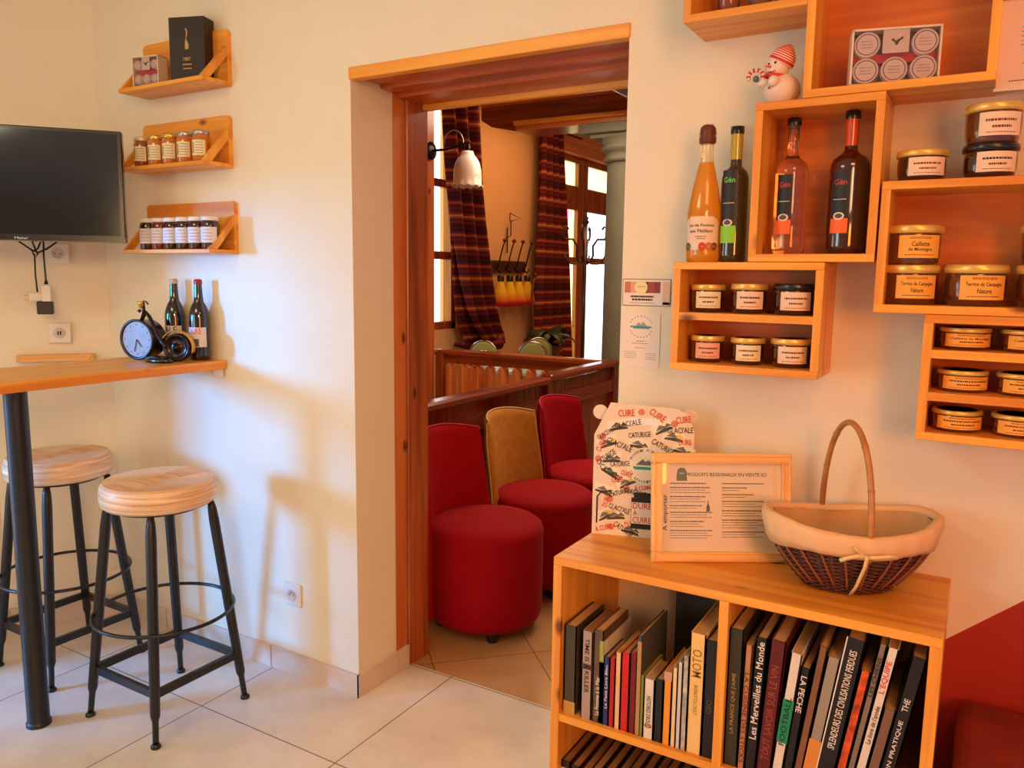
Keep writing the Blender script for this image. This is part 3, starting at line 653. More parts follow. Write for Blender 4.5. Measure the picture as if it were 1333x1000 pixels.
def socket(name, label, c, right, up=Vector((0, 0, 1)), s=.078, kind='round', n=None):
    right = Vector(right).normalized(); n = right.cross(up)
    M = Matrix(((right.x, -n.x, 0, c[0]), (right.y, -n.y, 0, c[1]), (0, 0, 1, c[2]), (0, 0, 0, 1)))
    t = thing(name, label, 'socket', c, math.atan2(right.y, right.x))
    fp = MB().box(-s/2, s/2, -.009, 0, -s/2, s/2, WHITE, bev=.003).build('faceplate', t)
    b = MB(); RX = Matrix.Rotation(pi/2, 4, 'X')
    if kind == 'round':
        b.lathe([(.0225, .008), (.0215, .0115), (.019, .0115), (.018, .0095), (0, .0095)], mat('socket_well', (.80, .77, .72), .5), n=28, M=RX)
        for dx in (-.009, .009): b.lathe([(.0026, .0097), (0, .0099)], INK, (dx, 0, 0), n=10, M=RX)
        b.tube([(0, -.010, .009), (0, -.018, .009)], .0022, mat('pin_metal', (.7, .68, .62), .3, .9), n=8)
    else:
        b.lathe([(.0225, .008), (.0215, .0105), (0, .0105)], mat('socket_well', (.80, .77, .72), .5), n=28, M=RX)
        b.box(-.007, -.002, -.0114, -.0104, -.008, .008, INK); b.box(.002, .007, -.0114, -.0104, -.008, .008, INK)
    b.build('insert', fp); return t
wd = Vector((.6, .8, 0))
socket('wall_socket', 'white wall socket partly behind the television cables, upper of the two', (-3.200, 1.836, 1.535), wd, s=.082)
socket('wall_socket', 'white double-slot wall socket above the cutting board', (-3.207, 1.827, 1.218), wd, kind='usb', s=.082)
socket('wall_socket', 'low white wall socket near the floor, left of the opening', (-2.083, YW, .309), (1, 0, 0), s=.085)
cb = Vector((-3.13, 1.72, 0))  # cable position, a hand in front of the wall
t = thing('power_cables', 'tangled black cables hanging below the television', 'cable', (cb.x, cb.y, 1.4))
d = wd
def cp(u, z, o=0): return (u*d.x+o*.8, u*d.y-o*.6, z-1.4)
b = MB()
b.tube([cp(-.09, 1.63), cp(-.06, 1.575), cp(-.02, 1.545, .01), cp(.0, 1.535), cp(.03, 1.55), cp(.075, 1.585), cp(.10, 1.62)], .0035, BLACKMETAL, n=6)
b.tube([cp(-.03, 1.62), cp(-.012, 1.56), cp(.0, 1.53, .01), cp(-.01, 1.515), cp(-.018, 1.54, .012), cp(0, 1.55), cp(.012, 1.58), cp(.03, 1.63)], .0035, BLACKMETAL, n=6); b.build('loop', t)
MB().tube([cp(-.012, 1.53), cp(-.014, 1.45), cp(-.010, 1.36)], .003, BLACKMETAL, n=6).build('cord', t)
MB().tube([cp(.022, 1.62), cp(.018, 1.52), cp(.020, 1.435), cp(.020, 1.415)], [.0035, .0035, .0035, .008], BLACKMETAL, n=8).build('cord', t)
t = thing('plug_adapter', 'white plug adapter hanging on the cable, with black transformer under it', 'plug', (cb.x+.020*d.x, cb.y+.02*d.y, 1.33), math.atan2(d.y, d.x))
MB().box(-.016, .016, -.016, .016, .018, .082, WHITE, bev=.003).build('body', t)
MB().box(-.06, -.014, -.014, .014, .02, .055, mat('clear_plug', (.86, .82, .74), .3), bev=.004).build('plug', t)
b = MB(); 
for z in (.025, .042): b.tube([(-.06, 0, z), (-.078, 0, z)], .002, GOLD, n=6)
b.build('pins', t)
MB().box(-.035, .020, -.018, .022, -.03, .019, BLACKMETAL, bev=.003).build('transformer', t)
# little ledge on the corner wall
t = thing('wall_ledge', 'small rounded pine ledge on the corner wall just behind the bar table', 'ledge', (-3.216, 1.815, 1.107), math.atan2(.8, .6))
b = MB(); poly = []
for cx, cy, a0 in ((.125, -.003, 0), (-.125, -.003, 90), (-.125, -.028, 180), (.125, -.028, 270)):
    for k in range(7): a = radians(a0+15*k); poly.append((cx+.014*cos(a), cy+(.003 if a0 < 180 else .014)*sin(a)))
b.add([(x, y, z) for z in (0, .026) for x, y in poly], [tuple(range(27, -1, -1)), tuple(range(28, 56))]+[(i, (i+1) % 28, (i+1) % 28+28, i+28) for i in range(28)], wood('board_pine', (.86, .58, .28), (.94, .72, .42), 'x', knots=False))
b.build('slab', t)
MB().lathe([(.006, 0), (.006, .004), (.004, .006), (0, .006)], GOLD, M=T(.118, -.042, .013) @ Matrix.Rotation(pi/2, 4, 'X'), n=12).build('screw', t)

# ------------------------------------------------------------------ beer bottles on bar table
BEER = mat('brown_beer_glass', (.10, .045, .025), .08, coat=1)
def curved(r, a0, z0): return lambda u, v: Vector((r*cos(a0+u/r), r*sin(a0+u/r), z0+v))
def patch(b, r, a0, w, z0, z1, m, n=16):
    rows = [[(r*cos(a0-w/2+w*k/n), r*sin(a0-w/2+w*k/n), z) for k in range(n+1)] for z in (z0, z1)]
    b.grid(rows, m)
CREAM = mat('label_cream', (.92, .86, .76), .6)
face = radians(-62)
def beer(label, x, y, capm, word, wm):
    t = thing('beer_bottle', label, 'bottle', (x, y, 1.147), 0, 'beer bottles on the bar table')
    MB().lathe([(.030, 0), (.036, .004), (.037, .02), (.037, .155), (.035, .175), (.026, .20), (.0175, .215), (.0155, .235), (.0135, .27), (.0135, .285)], BEER, n=36).build('bottle', t)
    MB().lathe([(.0140, .278), (.0150, .280), (.0145, .292), (.012, .296), (0, .297)], capm, n=24).build('crown_cap', t)
    b = MB(); patch(b, .0374, face, 2.1, .05, .122, mat('label_pale', (.85, .82, .80), .6)); b.text(word, .05, .022, wm, curved(.0378, face-.1, .108), True)
    patch(b, .0377, face-.3, 1.2, .052, .080, mat('label_dark', (.30, .33, .28), .6)); b.build('label', t)
    return t
beer('brown beer bottle with pale cap and black lettering, left of the pair', -2.625, 1.935, mat('cap_pale', (.72, .68, .58), .4), 'ALE', INK)
beer('brown beer bottle with red cap and red lettering, right of the pair', -2.480, 1.930, mat('cap_red', (.62, .06, .10), .4), 'DURE', mat('label_pink', (.88, .35, .38), .6))

# retro tricycle clock
t = thing('tricycle_clock', 'dark metal tricycle-shaped table clock with round dial as front wheel', 'clock', (-2.60, 1.80, 1.147), radians(0))
BR = mat('dark_bronze', (.20, .13, .11), .3, .7, .3); BRASS = mat('old_brass', (.78, .58, .22), .35, .8)
drA = Vector((.24, -.97, 0)).normalized()   # dial faces the room
c0 = Vector((-.062, .005, .0745))
M = T(*c0) @ drA.to_track_quat('Z', 'Y').to_matrix().to_4x4() @ Matrix.Scale(1.15, 4)
b = MB(); b.lathe([(.050, -.062), (.060, -.055), (.062, -.05), (.062, .0), (.0645, .002), (.0645, .010), (.058, .011), (.056, .006)], BR, n=56, M=M); drm = b.build('drum', t)
b = MB(); b.lathe([(.0565, .0065), (0, .0066)], mat('dial_face', (.60, .60, .61), .5, var=.12, vscale=30), n=56, M=M)
up = M.to_3x3().inverted() @ Vector((0, 0, 1)); up.z = 0; up.normalize(); rt = Vector((up.y, -up.x, 0))
for k in range(12):
    a = k*pi/6; p = up*cos(a)*.047+rt*sin(a)*.047; b.box(p.x-.0018, p.x+.0018, p.y-.0018, p.y+.0018, .0068, .0074, INKG, M=M)
fn = lambda u, v: M @ (rt*u+up*(v-.012)+Vector((0, 0, .0072)))
for a, L_ in ((2.5, .028), (3.4, .040)):
    p = up*cos(a)*L_+rt*sin(a)*L_; b.tube([(0, 0, .009), (p.x, p.y, .009)], .0012, INK, n=5, M=M)
b.build('dial', drm)
b = MB(); b.tube([c0+Vector((-.01, .04, .02)), c0+Vector((.0, .02, .07)), c0+Vector((.03, .015, .10)), c0+Vector((.055, .01, .085)), c0+Vector((.13, .0, .0)), c0+Vector((.16, -.005, -.02))], [.004, .004, .006, .007, .006, .006], BR)
b.tube([c0+Vector((.01, -.0, .055)), c0+Vector((.028, .005, .10)), c0+Vector((.035, .0, .125))], .004, BR); b.build('frame', t)
b = MB(); b.tube([c0+Vector(p) for p in ((.03, .01, .10), (.035, .005, .13), (.055, -.01, .142), (.085, -.02, .140), (.10, -.025, .132))], .0028, BR); hb = b.build('handlebar', t)
b = MB(); b.lathe([(.006, -.014), (.010, -.008), (.012, .004), (.014, .012), (0, .012)], BRASS, tuple(c0+Vector((.026, 0, .128))), n=16); b.lathe([(0, -.008), (.009, 0), (0, .008)], BR, tuple(c0+Vector((.018, -.003, .105))), n=14); b.build('headlamp', hb)
c1 = Vector((.105, .045, .0515)); M1 = T(*c1) @ Vector((.45, -.84, 0)).to_track_quat('Z', 'Y').to_matrix().to_4x4() @ Matrix.Scale(1.15, 4)
b = MB(); b.lathe([(.030, -.014), (.042, -.012), (.0445, 0), (.042, .012), (.036, .013), (.034, .006), (.010, .004), (.008, .014), (0, .016)], BR, n=44, M=M1); rw = b.build('rear_wheel', t)
b = MB(); e1 = (M1.to_3x3() @ Vector((1, 0, 0))); 
h = Vector((.84, .45, 0)).normalized()
rows = []
for k in range(19):
    a = radians(150-k*170/18); o = c1+h*cos(a)*.060+Vector((0, 0, 1))*sin(a)*.060; w = Vector((.45, -.84, 0)).normalized()*.013; rows.append([o-w, o-w*.5+Vector((0, 0, .002)), o+w*.5+Vector((0, 0, .002)), o+w])
b.grid(rows, mat('yellow_enamel', (.88, .62, .12), .3, .2, .4)); b.build('fender', rw).modifiers.new('thick', 'SOLIDIFY').thickness = .002
b = MB(); b.lathe([(0, 0), (.045, .0), (.052, .006), (.048, .016), (.02, .022), (0, .023)], GB, (.078, -.012, 0), n=32, sx=1.25, sy=.75); b.build('base_pad', t)

# ------------------------------------------------------------------ three small shelves on the back wall
def small_shelf(x0, x1, z, hb, label):
    t = thing('wall_shelf', label, 'shelf', (x0, YW, z), 0, 'small bracket shelves beside the corner'); w = x1-x0
    MB().box(0, w, -.128, 0, 0, .014, pine('x'), bev=.0015).build('board', t)
    MB().prism([(0, .014), (w, .014), (w, hb-.01), (w-.012, hb), (.012, hb), (0, hb-.01)], -.018, 0, pine('x')).build('backboard', t)
    for xa in (.001, w-.017):
        b = MB(); b.add([(xa+dx, y, zz) for dx in (0, .016) for y, zz in ((-.125, .0145), (-.092, .0145), (-.0185, .098), (-.0185, .135))], [(0, 1, 2, 3), (7, 6, 5, 4), (0, 4, 5, 1), (1, 5, 6, 2), (2, 6, 7, 3), (3, 7, 4, 0)], pine('z')); b.build('brace', t)
    return t
small_shelf(-2.777, -2.318, 2.112, .19, 'small pine bracket shelf holding the black gift box, topmost of three')
small_shelf(-2.80, -2.325, 1.835, .18, 'small pine bracket shelf holding honey jars, middle of three')
small_shelf(-2.80, -2.312, 1.535, .185, 'small pine bracket shelf holding red jam jars, lowest of three')

def squig(b, fn, w, h, m, seed, t=.0009):
    rr = random.Random(seed); x = -w/2
    while x < w/2-.001:
        l = rr.uniform(.0012, .005)*(w/.04)**.3; l = min(l, w/2-x); b.add([fn(x, -t), fn(x+l, -t), fn(x+l, t), fn(x, t)], [(0, 1, 2, 3)], m); x += l+.0011
POS5 = ['leftmost', 'second from the left', 'middle', 'second from the right', 'rightmost']
HONEY = mat('honey_amber', (.74, .42, .12), .12, coat=1); HONEYD = mat('honey_brown', (.55, .26, .08), .12, coat=1)
LIDS = [mat('lid_white_gold', (.80, .72, .58), .35, .3), mat('lid_gold', (.80, .66, .30), .3, .7), mat('lid_gold', (.8, .66, .3)), mat('lid_silver', (.68, .66, .64), .3, .7), mat('lid_silver', (.7, .7, .7))]
LABY = mat('label_yellowish', (.90, .83, .66), .6)
for k in range(5):
    t = thing('honey_jar', 'honey jar on the middle bracket shelf, %s of five, %s lid' % (POS5[k], ['pale', 'gold', 'gold', 'silver', 'silver'][k]), 'jar', (-2.70+k*.083-.002*k, 1.885, 1.849), 0, 'honey jars on the middle bracket shelf')
    MB().lathe([(.026, 0), (.030, .004), (.030, .075), (.027, .088), (.025, .092)], [HONEYD, HONEY, HONEY, HONEY, HONEY][k], n=10 if k == 4 else 32, smooth=(k != 4)).build('glass', t)
    MB().lathe([(.0275, .090), (.0285, .092), (.0285, .101), (.027, .104), (0, .1045)], LIDS[k], n=32).build('lid', t)
    b = MB(); patch(b, .0305, face, 1.75, .018, .070, LABY)
    for q in range(5): squig(b, curved(.0308, face+.15, .062-q*.009), .030, 0, INKG, k*7+q, .0011)
    patch(b, .0307, face-.62, .3, .025, .062, mat('label_sprig', (.62, .55, .38), .7)); b.build('label', t)
JAM = mat('jam_dark', (.20, .035, .03), .1, coat=1); JAM2 = mat('jam_red', (.42, .10, .04), .1, coat=1)
LABW = mat('label_white', (.86, .84, .86), .6); LIDW = mat('lid_white', (.88, .85, .82), .4)
for k in range(6):
    nm = ['leftmost', 'second from the left', 'third from the left', 'third from the right', 'second from the right', 'rightmost'][k]
    t = thing('jam_jar', 'white-lidded jam jar, %s of six on the lowest bracket shelf' % nm, 'jar', (-2.688+k*.0685, 1.885, 1.549), 0, 'jam jars on the lowest bracket shelf')
    MB().lathe([(.027, 0), (.031, .004), (.031, .08), (.028, .094), (.026, .098)], JAM2 if k == 1 else JAM, n=32).build('glass', t)
    MB().lathe([(.0285, .098), (.0300, .100), (.0300, .110), (.028, .113), (0, .1135)], LIDW, n=32).build('lid', t)
    b = MB(); patch(b, .0315, face, 2.3, .022, .076, LABW)
    for q in range(4): squig(b, curved(.0318, face, .066-q*.011), .036 if q else .026, 0, INKG, k*9+q, .0009)
    b.build('label', t)

# candle gift boxes
CANDW = mat('tin_white', (.90, .84, .80), .5); RIBB = mat('red_lining', (.80, .16, .22), .6); BOXW = mat('box_board', (.86, .78, .68), .6)
def candle_box(label, loc, rz, w, h, dpt):
    t = thing('candle_gift_box', label, 'gift box', loc, rz)
    b = MB(); e = .004
    for a in ((-w/2, w/2, 0, dpt, 0, e), (-w/2, w/2, 0, dpt, h-e, h), (-w/2, -w/2+e, 0, dpt, 0, h), (w/2-e, w/2, 0, dpt, 0, h), (-w/2, w/2, dpt-e, dpt, 0, h)): b.box(*a, BOXW)
    b.build('carton', t)
    b = MB(); b.box(-w/2+e, w/2-e, dpt*.55, dpt-e, e, h-e, mat('grey_tray', (.55, .48, .46), .7)); b.box(-w/2+e, w/2-e, dpt*.35, dpt*.56, h*.42, h*.58, RIBB); tray = b.build('tray', t)
    r = min(w/6.6, h/4.4); RX = Matrix.Rotation(pi/2, 4, 'X')
    for i in range(3):
        for j in range(2):
            x = (i-1)*w/3.1; z = h*(.27 if j == 0 else .73)
            if i == 1 and j == 1:
                c = MB(); c.box(-w/6.8, w/6.8, dpt*.06, dpt*.12, h*.56, h-e, CANDW); c.tube([(-.008, dpt*.05, h*.8), (0, dpt*.05, h*.74), (.012, dpt*.05, h*.82)], .002, mat('sprig_green', (.20, .28, .18), .6), n=5)
                c.tube([(0, dpt*.05, h*.7), (.004, dpt*.05, h*.78)], .0025, mat('sprig_green', (.2, .28, .18)), n=5); c.build('card', t); continue
            c = MB(); MM = T(x, 0, z) @ RX; c.lathe([(r, -dpt*.5), (r, -dpt*.10), (r*.95, -dpt*.07)], CANDW, M=MM, n=28)
            c.tube([(r*.8*cos(2*pi*k/28), r*.8*sin(2*pi*k/28), -dpt*.068) for k in range(28)], .0008, INKG, n=4, closed=True, M=MM)
            for q in range(3): squig(c, lambda u, v, q=q, x=x, z=z: Vector((x+u, dpt*.062, z+v+(q-1)*.006)), r*.9, 0, INKG, i*5+j+q, .0006)
            c.build('candle_tin', tray)
    g = MB(); g.box(-w/2+e, w/2-e, .0005, .001, e, h-e, glass_pane('box_window', (.97, .95, .95), .05)); g.build('window', t)
    if w > .15:
        g = MB(); g.tube([(w/2+.0005, dpt*.5, h*.2), (w/2+.0005, dpt*.55, h*.6)], .0022, mat('sprig_green', (.2, .28, .18)), n=5); g.tube([(w/2+.0005, dpt*.3, h*.62), (w/2+.0005, dpt*.5, h*.4), (w/2+.0005, dpt*.75, h*.3)], .003, mat('sprig_green', (.2, .28, .18)), n=5); g.build('printed_sprig', t)
    return t
candle_box('small clear-fronted box of white tins on the top bracket shelf', (-2.655, 1.88, 2.126), radians(12), .115, .108, .05)
t = thing('gift_box', 'tall black gift box with gold bottle print on the top bracket shelf', 'gift box', (-2.50, 1.868, 2.126), radians(19))
b = MB(); KR = mat('black_card', (.17, .125, .08), .6); b.box(0, .135, 0, .062, 0, .212, KR, bev=.001); b.build('carton', t)
GF = mat('gold_foil', (.80, .62, .34), .35, .6); b = MB()
fn = lambda u, v: Vector((.067+u, -.0008, v))
pr = [(-.004, .175), (.003, .170), (.005, .155), (-.001, .14), (.008, .12), (.006, .105), (-.006, .105), (-.006, .125), (-.002, .145), (.000, .16)]
b.add([fn(*p) for p in pr], [tuple(range(len(pr)))], GF)
b.text('1887', .030, .012, GF, lambda u, v: fn(u, v+.073)); squig(b, lambda u, v: fn(u, v+.055), .036, 0, GF, 8, .0025); b.box(.05, .084, -.0008, -.0004, .040, .043, GF); b.build('print', t)

# ------------------------------------------------------------------ box shelves on the right part of the wall
YF = 1.814; TH = .017
def crate(label, x0, x1, z0, z1, shelves=(), back=True, th=TH):
    t = thing('box_shelf', label, 'shelf', (x0, YW, z0), 0, 'pine box shelves on the wall'); w = x1-x0; h = z1-z0; dp = YF-YW
    MB().box(0, w, dp, 0, 0, th, pine('x'), bev=.0012).build('bottom', t); MB().box(0, w, dp, 0, h-th, h, pine('x'), bev=.0012).build('top', t)
    MB().box(0, th, dp+.001, -.0005, th, h-th, pine('z')).build('side', t); MB().box(w-th, w, dp+.001, -.0005, th, h-th, pine('z')).build('side', t)
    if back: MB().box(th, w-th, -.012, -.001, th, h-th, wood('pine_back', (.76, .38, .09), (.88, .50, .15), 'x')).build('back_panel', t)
    for s in shelves: MB().box(th, w-th, dp+.002, -.012, s-z0, s-z0+th, pine('x')).build('shelf_board', t)
    return t
crate('pine box shelf cut by the top edge of the photo, above the snowman', -.635, -.3665, 2.04, 2.36)
crate('large pine box shelf holding the candle box, upper right', -.366, -.014, 1.851, 2.25)
crate('tall pine box shelf holding two liqueur bottles', -.463, -.203, 1.508, 1.850)
crate('pine box shelf with six jars on two levels, beside the wall notes', -.634, -.299, 1.254, 1.507, (1.373,))
crate('wide pine box shelf with large terrine jars at the right edge', -.198, .30, 1.404, 1.671)
crate('pine box shelf of three levels with flat jars, lowest on the right', -.101, .30, 1.145, 1.403, (1.228, 1.315))

VER = mat('terrine_dark', (.22, .10, .05), .12, coat=1); VER2 = mat('terrine_brown', (.36, .17, .08), .12, coat=1)
LABP = mat('label_blush', (.93, .80, .68), .6); LABC = mat('label_cream2', (.92, .85, .68), .6); LABO = mat('label_ochre', (.95, .67, .24), .6)
def terrine(label, x, z, w, h, lid, lab, l1, l2, group, flat=False, y=1.885, body=VER, shift=0, inkc=None):
    t = thing('terrine_jar', label, 'jar', (x, y, z), 0, group); r = w/2
    MB().lathe([(r*.80, 0), (r*.86, .003), (r*.93, h*.25), (r*.95, h*.55), (r*.93, h*.76), (r*.90, h*.80)], body, n=40).build('glass', t)
    lid_o = MB().lathe([(r*.93, h*.79), (r, h*.80), (r*1.0, h*.93), (r*.96, h*.985)], lid, n=40).build('lid', t)
    b = MB(); b.lathe([(r*.97, h*.97), (r*.95, h), (r*.80, h*.985), (0, h*.985)], lid, n=40); b.build('lid_top', lid_o)
    b = MB(); a0 = radians(-72)+shift; R = r*.955+.0006; ww = 1.6 if not flat else 2.3
    patch(b, R, a0, ww, h*.16, h*.74, lab); f = lambda dz: curved(R+.0004, a0, h*dz); wd_ = R*ww*.85; ic = inkc or INK
    if l1: b.text(l1, wd_*.9*min(1, len(l1)/17), h*.12, ic, f(.52))
    else: squig(b, f(.54), wd_*.85, 0, ic, int(abs(x)*1e4+z*77), h*.028)
    if l2: b.text(l2, wd_*.80*min(1, len(l2)/14), h*.11, ic, f(.37))
    else: squig(b, f(.38), wd_*.5, 0, ic, int(abs(x)*1e4+z*99), h*.028)
    squig(b, f(.24), wd_*.8, 0, INKG, int(abs(x)*1e4+z*55), h*.010)
    if lab is LABO: squig(b, f(.67), wd_*.6, 0, mat('ink_gold', (.68, .46, .18), .6), int(abs(x)*2e4), h*.03)
    b.build('label', t); return t
g = 'jars in the two-level box shelf'
for nm, x, z, w, h, lid, lab in (('top left of six, gold lid and cream label', -.570, 1.390, .081, .066, GOLD, LABC), ('top middle of six, gold lid and blush label', -.473, 1.390, .084, .069, GOLD, LABP), ('top right of six, only black lid in this box', -.372, 1.390, .092, .070, BLACKLID, LABP),
      ('bottom left of six, gold lid and pink label', -.566, 1.271, .080, .064, GOLD, mat('label_pink2', (.92, .66, .54), .6)), ('bottom middle of six, gold lid and yellowish label', -.470, 1.271, .079, .063, GOLD, LABC), ('bottom right of six, gold lid and wide pale label', -.372, 1.271, .089, .066, GOLD, LABP)):
    terrine('jar in the two-level box, '+nm, x, z, w, h, lid, lab, None, None, g)
g = 'large terrine jars in the wide box shelf'; z = 1.421
terrine('terrine jar with ochre label stacked on another at the left of the wide box', -.136, z+.083, .110, .080, GOLD, LABO, 'Caillette', 'de Montagne', g, body=VER2)
terrine('terrine jar with ochre label under the stacked one at the left of the wide box', -.136, z, .108, .082, GOLD, LABO, 'Terrine de Campagne', 'Nature', g, body=VER2)
terrine('widest terrine jar with ochre label, single, in the middle of the wide box', -.018, z, .117, .083, GOLD, LABO, 'Terrine de Campagne', 'Nature', g, body=VER2)
terrine('upper terrine jar of the stack cut by the right edge of the photo', .104, z+.083, .106, .078, GOLD, LABO, 'Caillette', 'de Campagne', g, body=VER2)
terrine('lower terrine jar of the stack cut by the right edge of the photo', .104, z, .110, .082, GOLD, LABO, 'Terrine de Campagne', 'aux Morilles', g, body=VER2)
g = 'flat jars in the three-level box shelf'
for nm, x, z in (('top level, left', -.028, 1.332), ('top level, right', .082, 1.332), ('middle level, left', -.026, 1.245), ('middle level, right', .080, 1.245), ('bottom level, left', -.030, 1.162), ('bottom level, right', .078, 1.162)):
    terrine('flat gold-lidded jar with ochre label in the three-level box, '+nm, x, z, .095, .045, GOLD, LABO, 'Caillette de Montagne' if z > 1.3 else None, None, g, flat=True, body=VER2)
g = 'jars standing on top of the wide box shelf'
terrine('gold-lidded jar with pink label standing alone on the wide box', -.132, 1.671, .097, .062, GOLD, LABP, None, None, g, y=1.87, inkc=mat('ink_brown', (.4, .16, .1), .6))
terrine('black-lidded jar under a gold-lidded one on the wide box', -.012, 1.671, .100, .066, BLACKLID, LABP, None, None, g, y=1.87)
terrine('gold-lidded jar stacked on the black-lidded one on the wide box', -.012, 1.737, .104, .076, GOLD, LABP, None, None, g, y=1.87, body=VER2, inkc=mat('ink_brown', (.4, .16, .1)))
# glass jars' feet in the cut box
for k, x in enumerate((-.555, -.485, -.425)):
    t = thing('glass_jar', 'clear glass vessel in the box cut by the top edge, %s of three' % ['left', 'middle', 'right'][k], 'jar', (x, 1.89, 2.057), 0, 'glass vessels in the top box shelf')
    MB().lathe([(.022, 0), (.026, .003), (.026, .09), (.018, .12), (.018, .13)], mat('clear_glassware', (.80, .70, .62), .05, trans=.9), n=24).build('vessel', t)
    MB().lathe([(.019, .13), (.019, .15), (0, .15)], GOLD, n=20).build('stopper', t)

# ---- tall bottles
def bottle_glass(nm, col, tr): return mat(nm, col, .04, trans=tr, coat=.3)
def label_printed(b, r, a0, w, z0, z1, top, script, sm, band, bm, seal=True):
    patch(b, r, a0, w, z0, z1, top)
    patch(b, r+.0002, a0, w*.98, z0, z0+(z1-z0)*.24, bm)
    if seal:
        fnn = curved(r+.0007, a0, z0+(z1-z0)*.28); n = 20
        b.add([fnn(.012*cos(2*pi*k/n), .008*sin(2*pi*k/n)) for k in range(n)], [tuple(range(n))], CREAM)
        b.add([fnn(.0085*cos(2*pi*k/n), .005*sin(2*pi*k/n))+Vector((0, -.0003, 0)) for k in range(n)], [tuple(range(n))], INKG)
    if script: b.text(script, w*r*.7, .012, sm, curved(r+.0006, a0, z1-.022))
    squig(b, curved(r+.0006, a0, z0+(z1-z0)*.55), w*r*.7, 0, CREAM, 5, .0008)
CORK = mat('cork_wire', (.42, .20, .14), .5, .2)
t = thing('cider_bottle', 'golden apple drink bottle with wired cork and fruit label, left of the box with bottles', 'bottle', (-.588, 1.885, 1.507), 0, 'bottles on the two-level box')
b = MB(); b.lathe([(.034, 0), (.039, .004), (.040, .02), (.040, .115), (.037, .135), (.030, .175), (.022, .21), (.0170, .232)], bottle_glass('golden_glass', (1.0, .66, .16), .55), n=40); b.build('glass', t)
b = MB(); b.lathe([(.0170, .2325), (.0155, .245), (.0148, .26), (.0148, .284)], mat('neck_glass', (.97, .92, .80), .05, trans=.8), n=24); b.build('neck', t)
b = MB(); b.lathe([(.0155, .275), (.0185, .278), (.019, .288), (.017, .293), (.0185, .300), (.0175, .312), (.012, .318), (0, .319)], CORK, n=24)
for a in (0, pi/2, pi, 3*pi/2): b.tube([(.0195*cos(a), .0195*sin(a), .276), (.020*cos(a), .02*sin(a), .30), (.010*cos(a), .01*sin(a), .3205)], .0008, mat('wire_gold', (.7, .5, .25), .3, .8), n=5)
b.build('cork', t)
b = MB(); a0 = radians(-82); n = 18; R = .0406; z0 = .030
rows = [[(R*cos(a0-1.1+2.2*k/n), R*sin(a0-1.1+2.2*k/n), z) for k in range(n+1)] for z in (z0, .095)]; rows.append([(R*cos(a0-1.1+2.2*k/n)*(1-.03*sin(pi*k/n)), R*sin(a0-1.1+2.2*k/n)*(1-.03*sin(pi*k/n)), .095+.022*sin(pi*k/n)) for k in range(n+1)])
b.grid(rows, LABP); b.text('Jus de Pomme', .062, .009, INK, curved(R+.0006, a0, .085)); b.text('aux Pétillant', .056, .008, INK, curved(R+.0006, a0, .073)); squig(b, curved(R+.0006, a0, .060), .03, 0, INK, 3); squig(b, curved(R+.0006, a0, .055), .02, 0, INK, 4)
for q, (u, c) in enumerate(((-.035, (.35, .36, .2)), (-.013, (.85, .85, .75)), (.004, (.80, .20, .14)), (.020, (.75, .45, .15)), (.034, (.55, .2, .15)))):
    fnn = curved(R+.0008, a0, .037); b.add([fnn(u+.0095*cos(2*pi*k/16), .0095*sin(2*pi*k/16)) for k in range(16)], [tuple(range(16))], mat('fruit_%s' % ['olive', 'pale', 'red', 'orange', 'russet'][q], c, .6))
b.build('label', t)
def tall_bottle(label, x, z, gm, r, h, ns, capm, lab, group, neckm=None, hl=.0):
    t = thing('liqueur_bottle', label, 'bottle', (x, 1.89, z), 0, group)
    MB().lathe([(r*.85, 0), (r*.98, .005), (r, .02), (r, h*.60), (r*.97, h*.635), (r*.86, h*.67), (r*.64, h*.695), (r*.45, h*.712), (.0135, h*.73), (.0125, h*.80), (.0125, h*.955), (.0145, h*.96)], gm, n=40).build('glass', t)
    b = MB(); b.lathe([(.0140, h*.76), (.0140, h*.955)], neckm or gm, n=24); b.build('neck_sleeve', t) if neckm else None
    b = MB(); b.lathe([(.0148, h*.945), (.0155, h*.955), (.0155, h), (0, h)], capm, n=24); b.build('cap', t)
    b = MB(); lab(b, r+.0006); b.build('label', t); return t
SCR = mat('script_green', (.45, .85, .20), .6); ORB = mat('orange_band', (.95, .40, .10), .5); GRB = mat('green_band', (.52, .80, .16), .5); DK = mat('label_black', (.10, .08, .08), .5); SCRR = mat('script_red', (.80, .22, .14), .6)
tall_bottle('dark green liqueur bottle with black and lime-green label beside the golden one', -.520, 1.507, mat('green_brown_glass', (.24, .17, .08), .05, coat=1, trans=.3), .031, .310, 0, BLACKLID,
   lambda b, r: label_printed(b, r, radians(-100), 1.25, .045, .21, DK, 'Gén', SCR, None, GRB), 'bottles on the two-level box', neckm=mat('neck_yellow', (.72, .62, .20), .15, coat=.5))
tall_bottle('clear orange-tinted liqueur bottle with black and orange label, left in the tall box', -.394, 1.525, mat('clear_amber', (1.0, .86, .70), .03, trans=.96), .036, .300, 0, BLACKLID,
   lambda b, r: label_printed(b, r, radians(-100), .95, .045, .175, DK, 'Gén', SCRR, None, ORB), 'bottles in the tall box shelf')
tall_bottle('dark red liqueur bottle with black and orange label, right in the tall box', -.273, 1.525, mat('ruby_glass', (.26, .03, .02), .05, coat=1, trans=.2), .041, .304, 0, BLACKLID,
   lambda b, r: label_printed(b, r, radians(-105), .95, .045, .175, DK, 'Gén', SCRR, None, ORB), 'bottles in the tall box shelf', neckm=mat('neck_orange', (.78, .28, .10), .2, coat=.5))
candle_box('large clear-fronted box of five white tins in the upper right box shelf', (-.195, 1.848, 1.868), radians(14), .168, .112, .055)

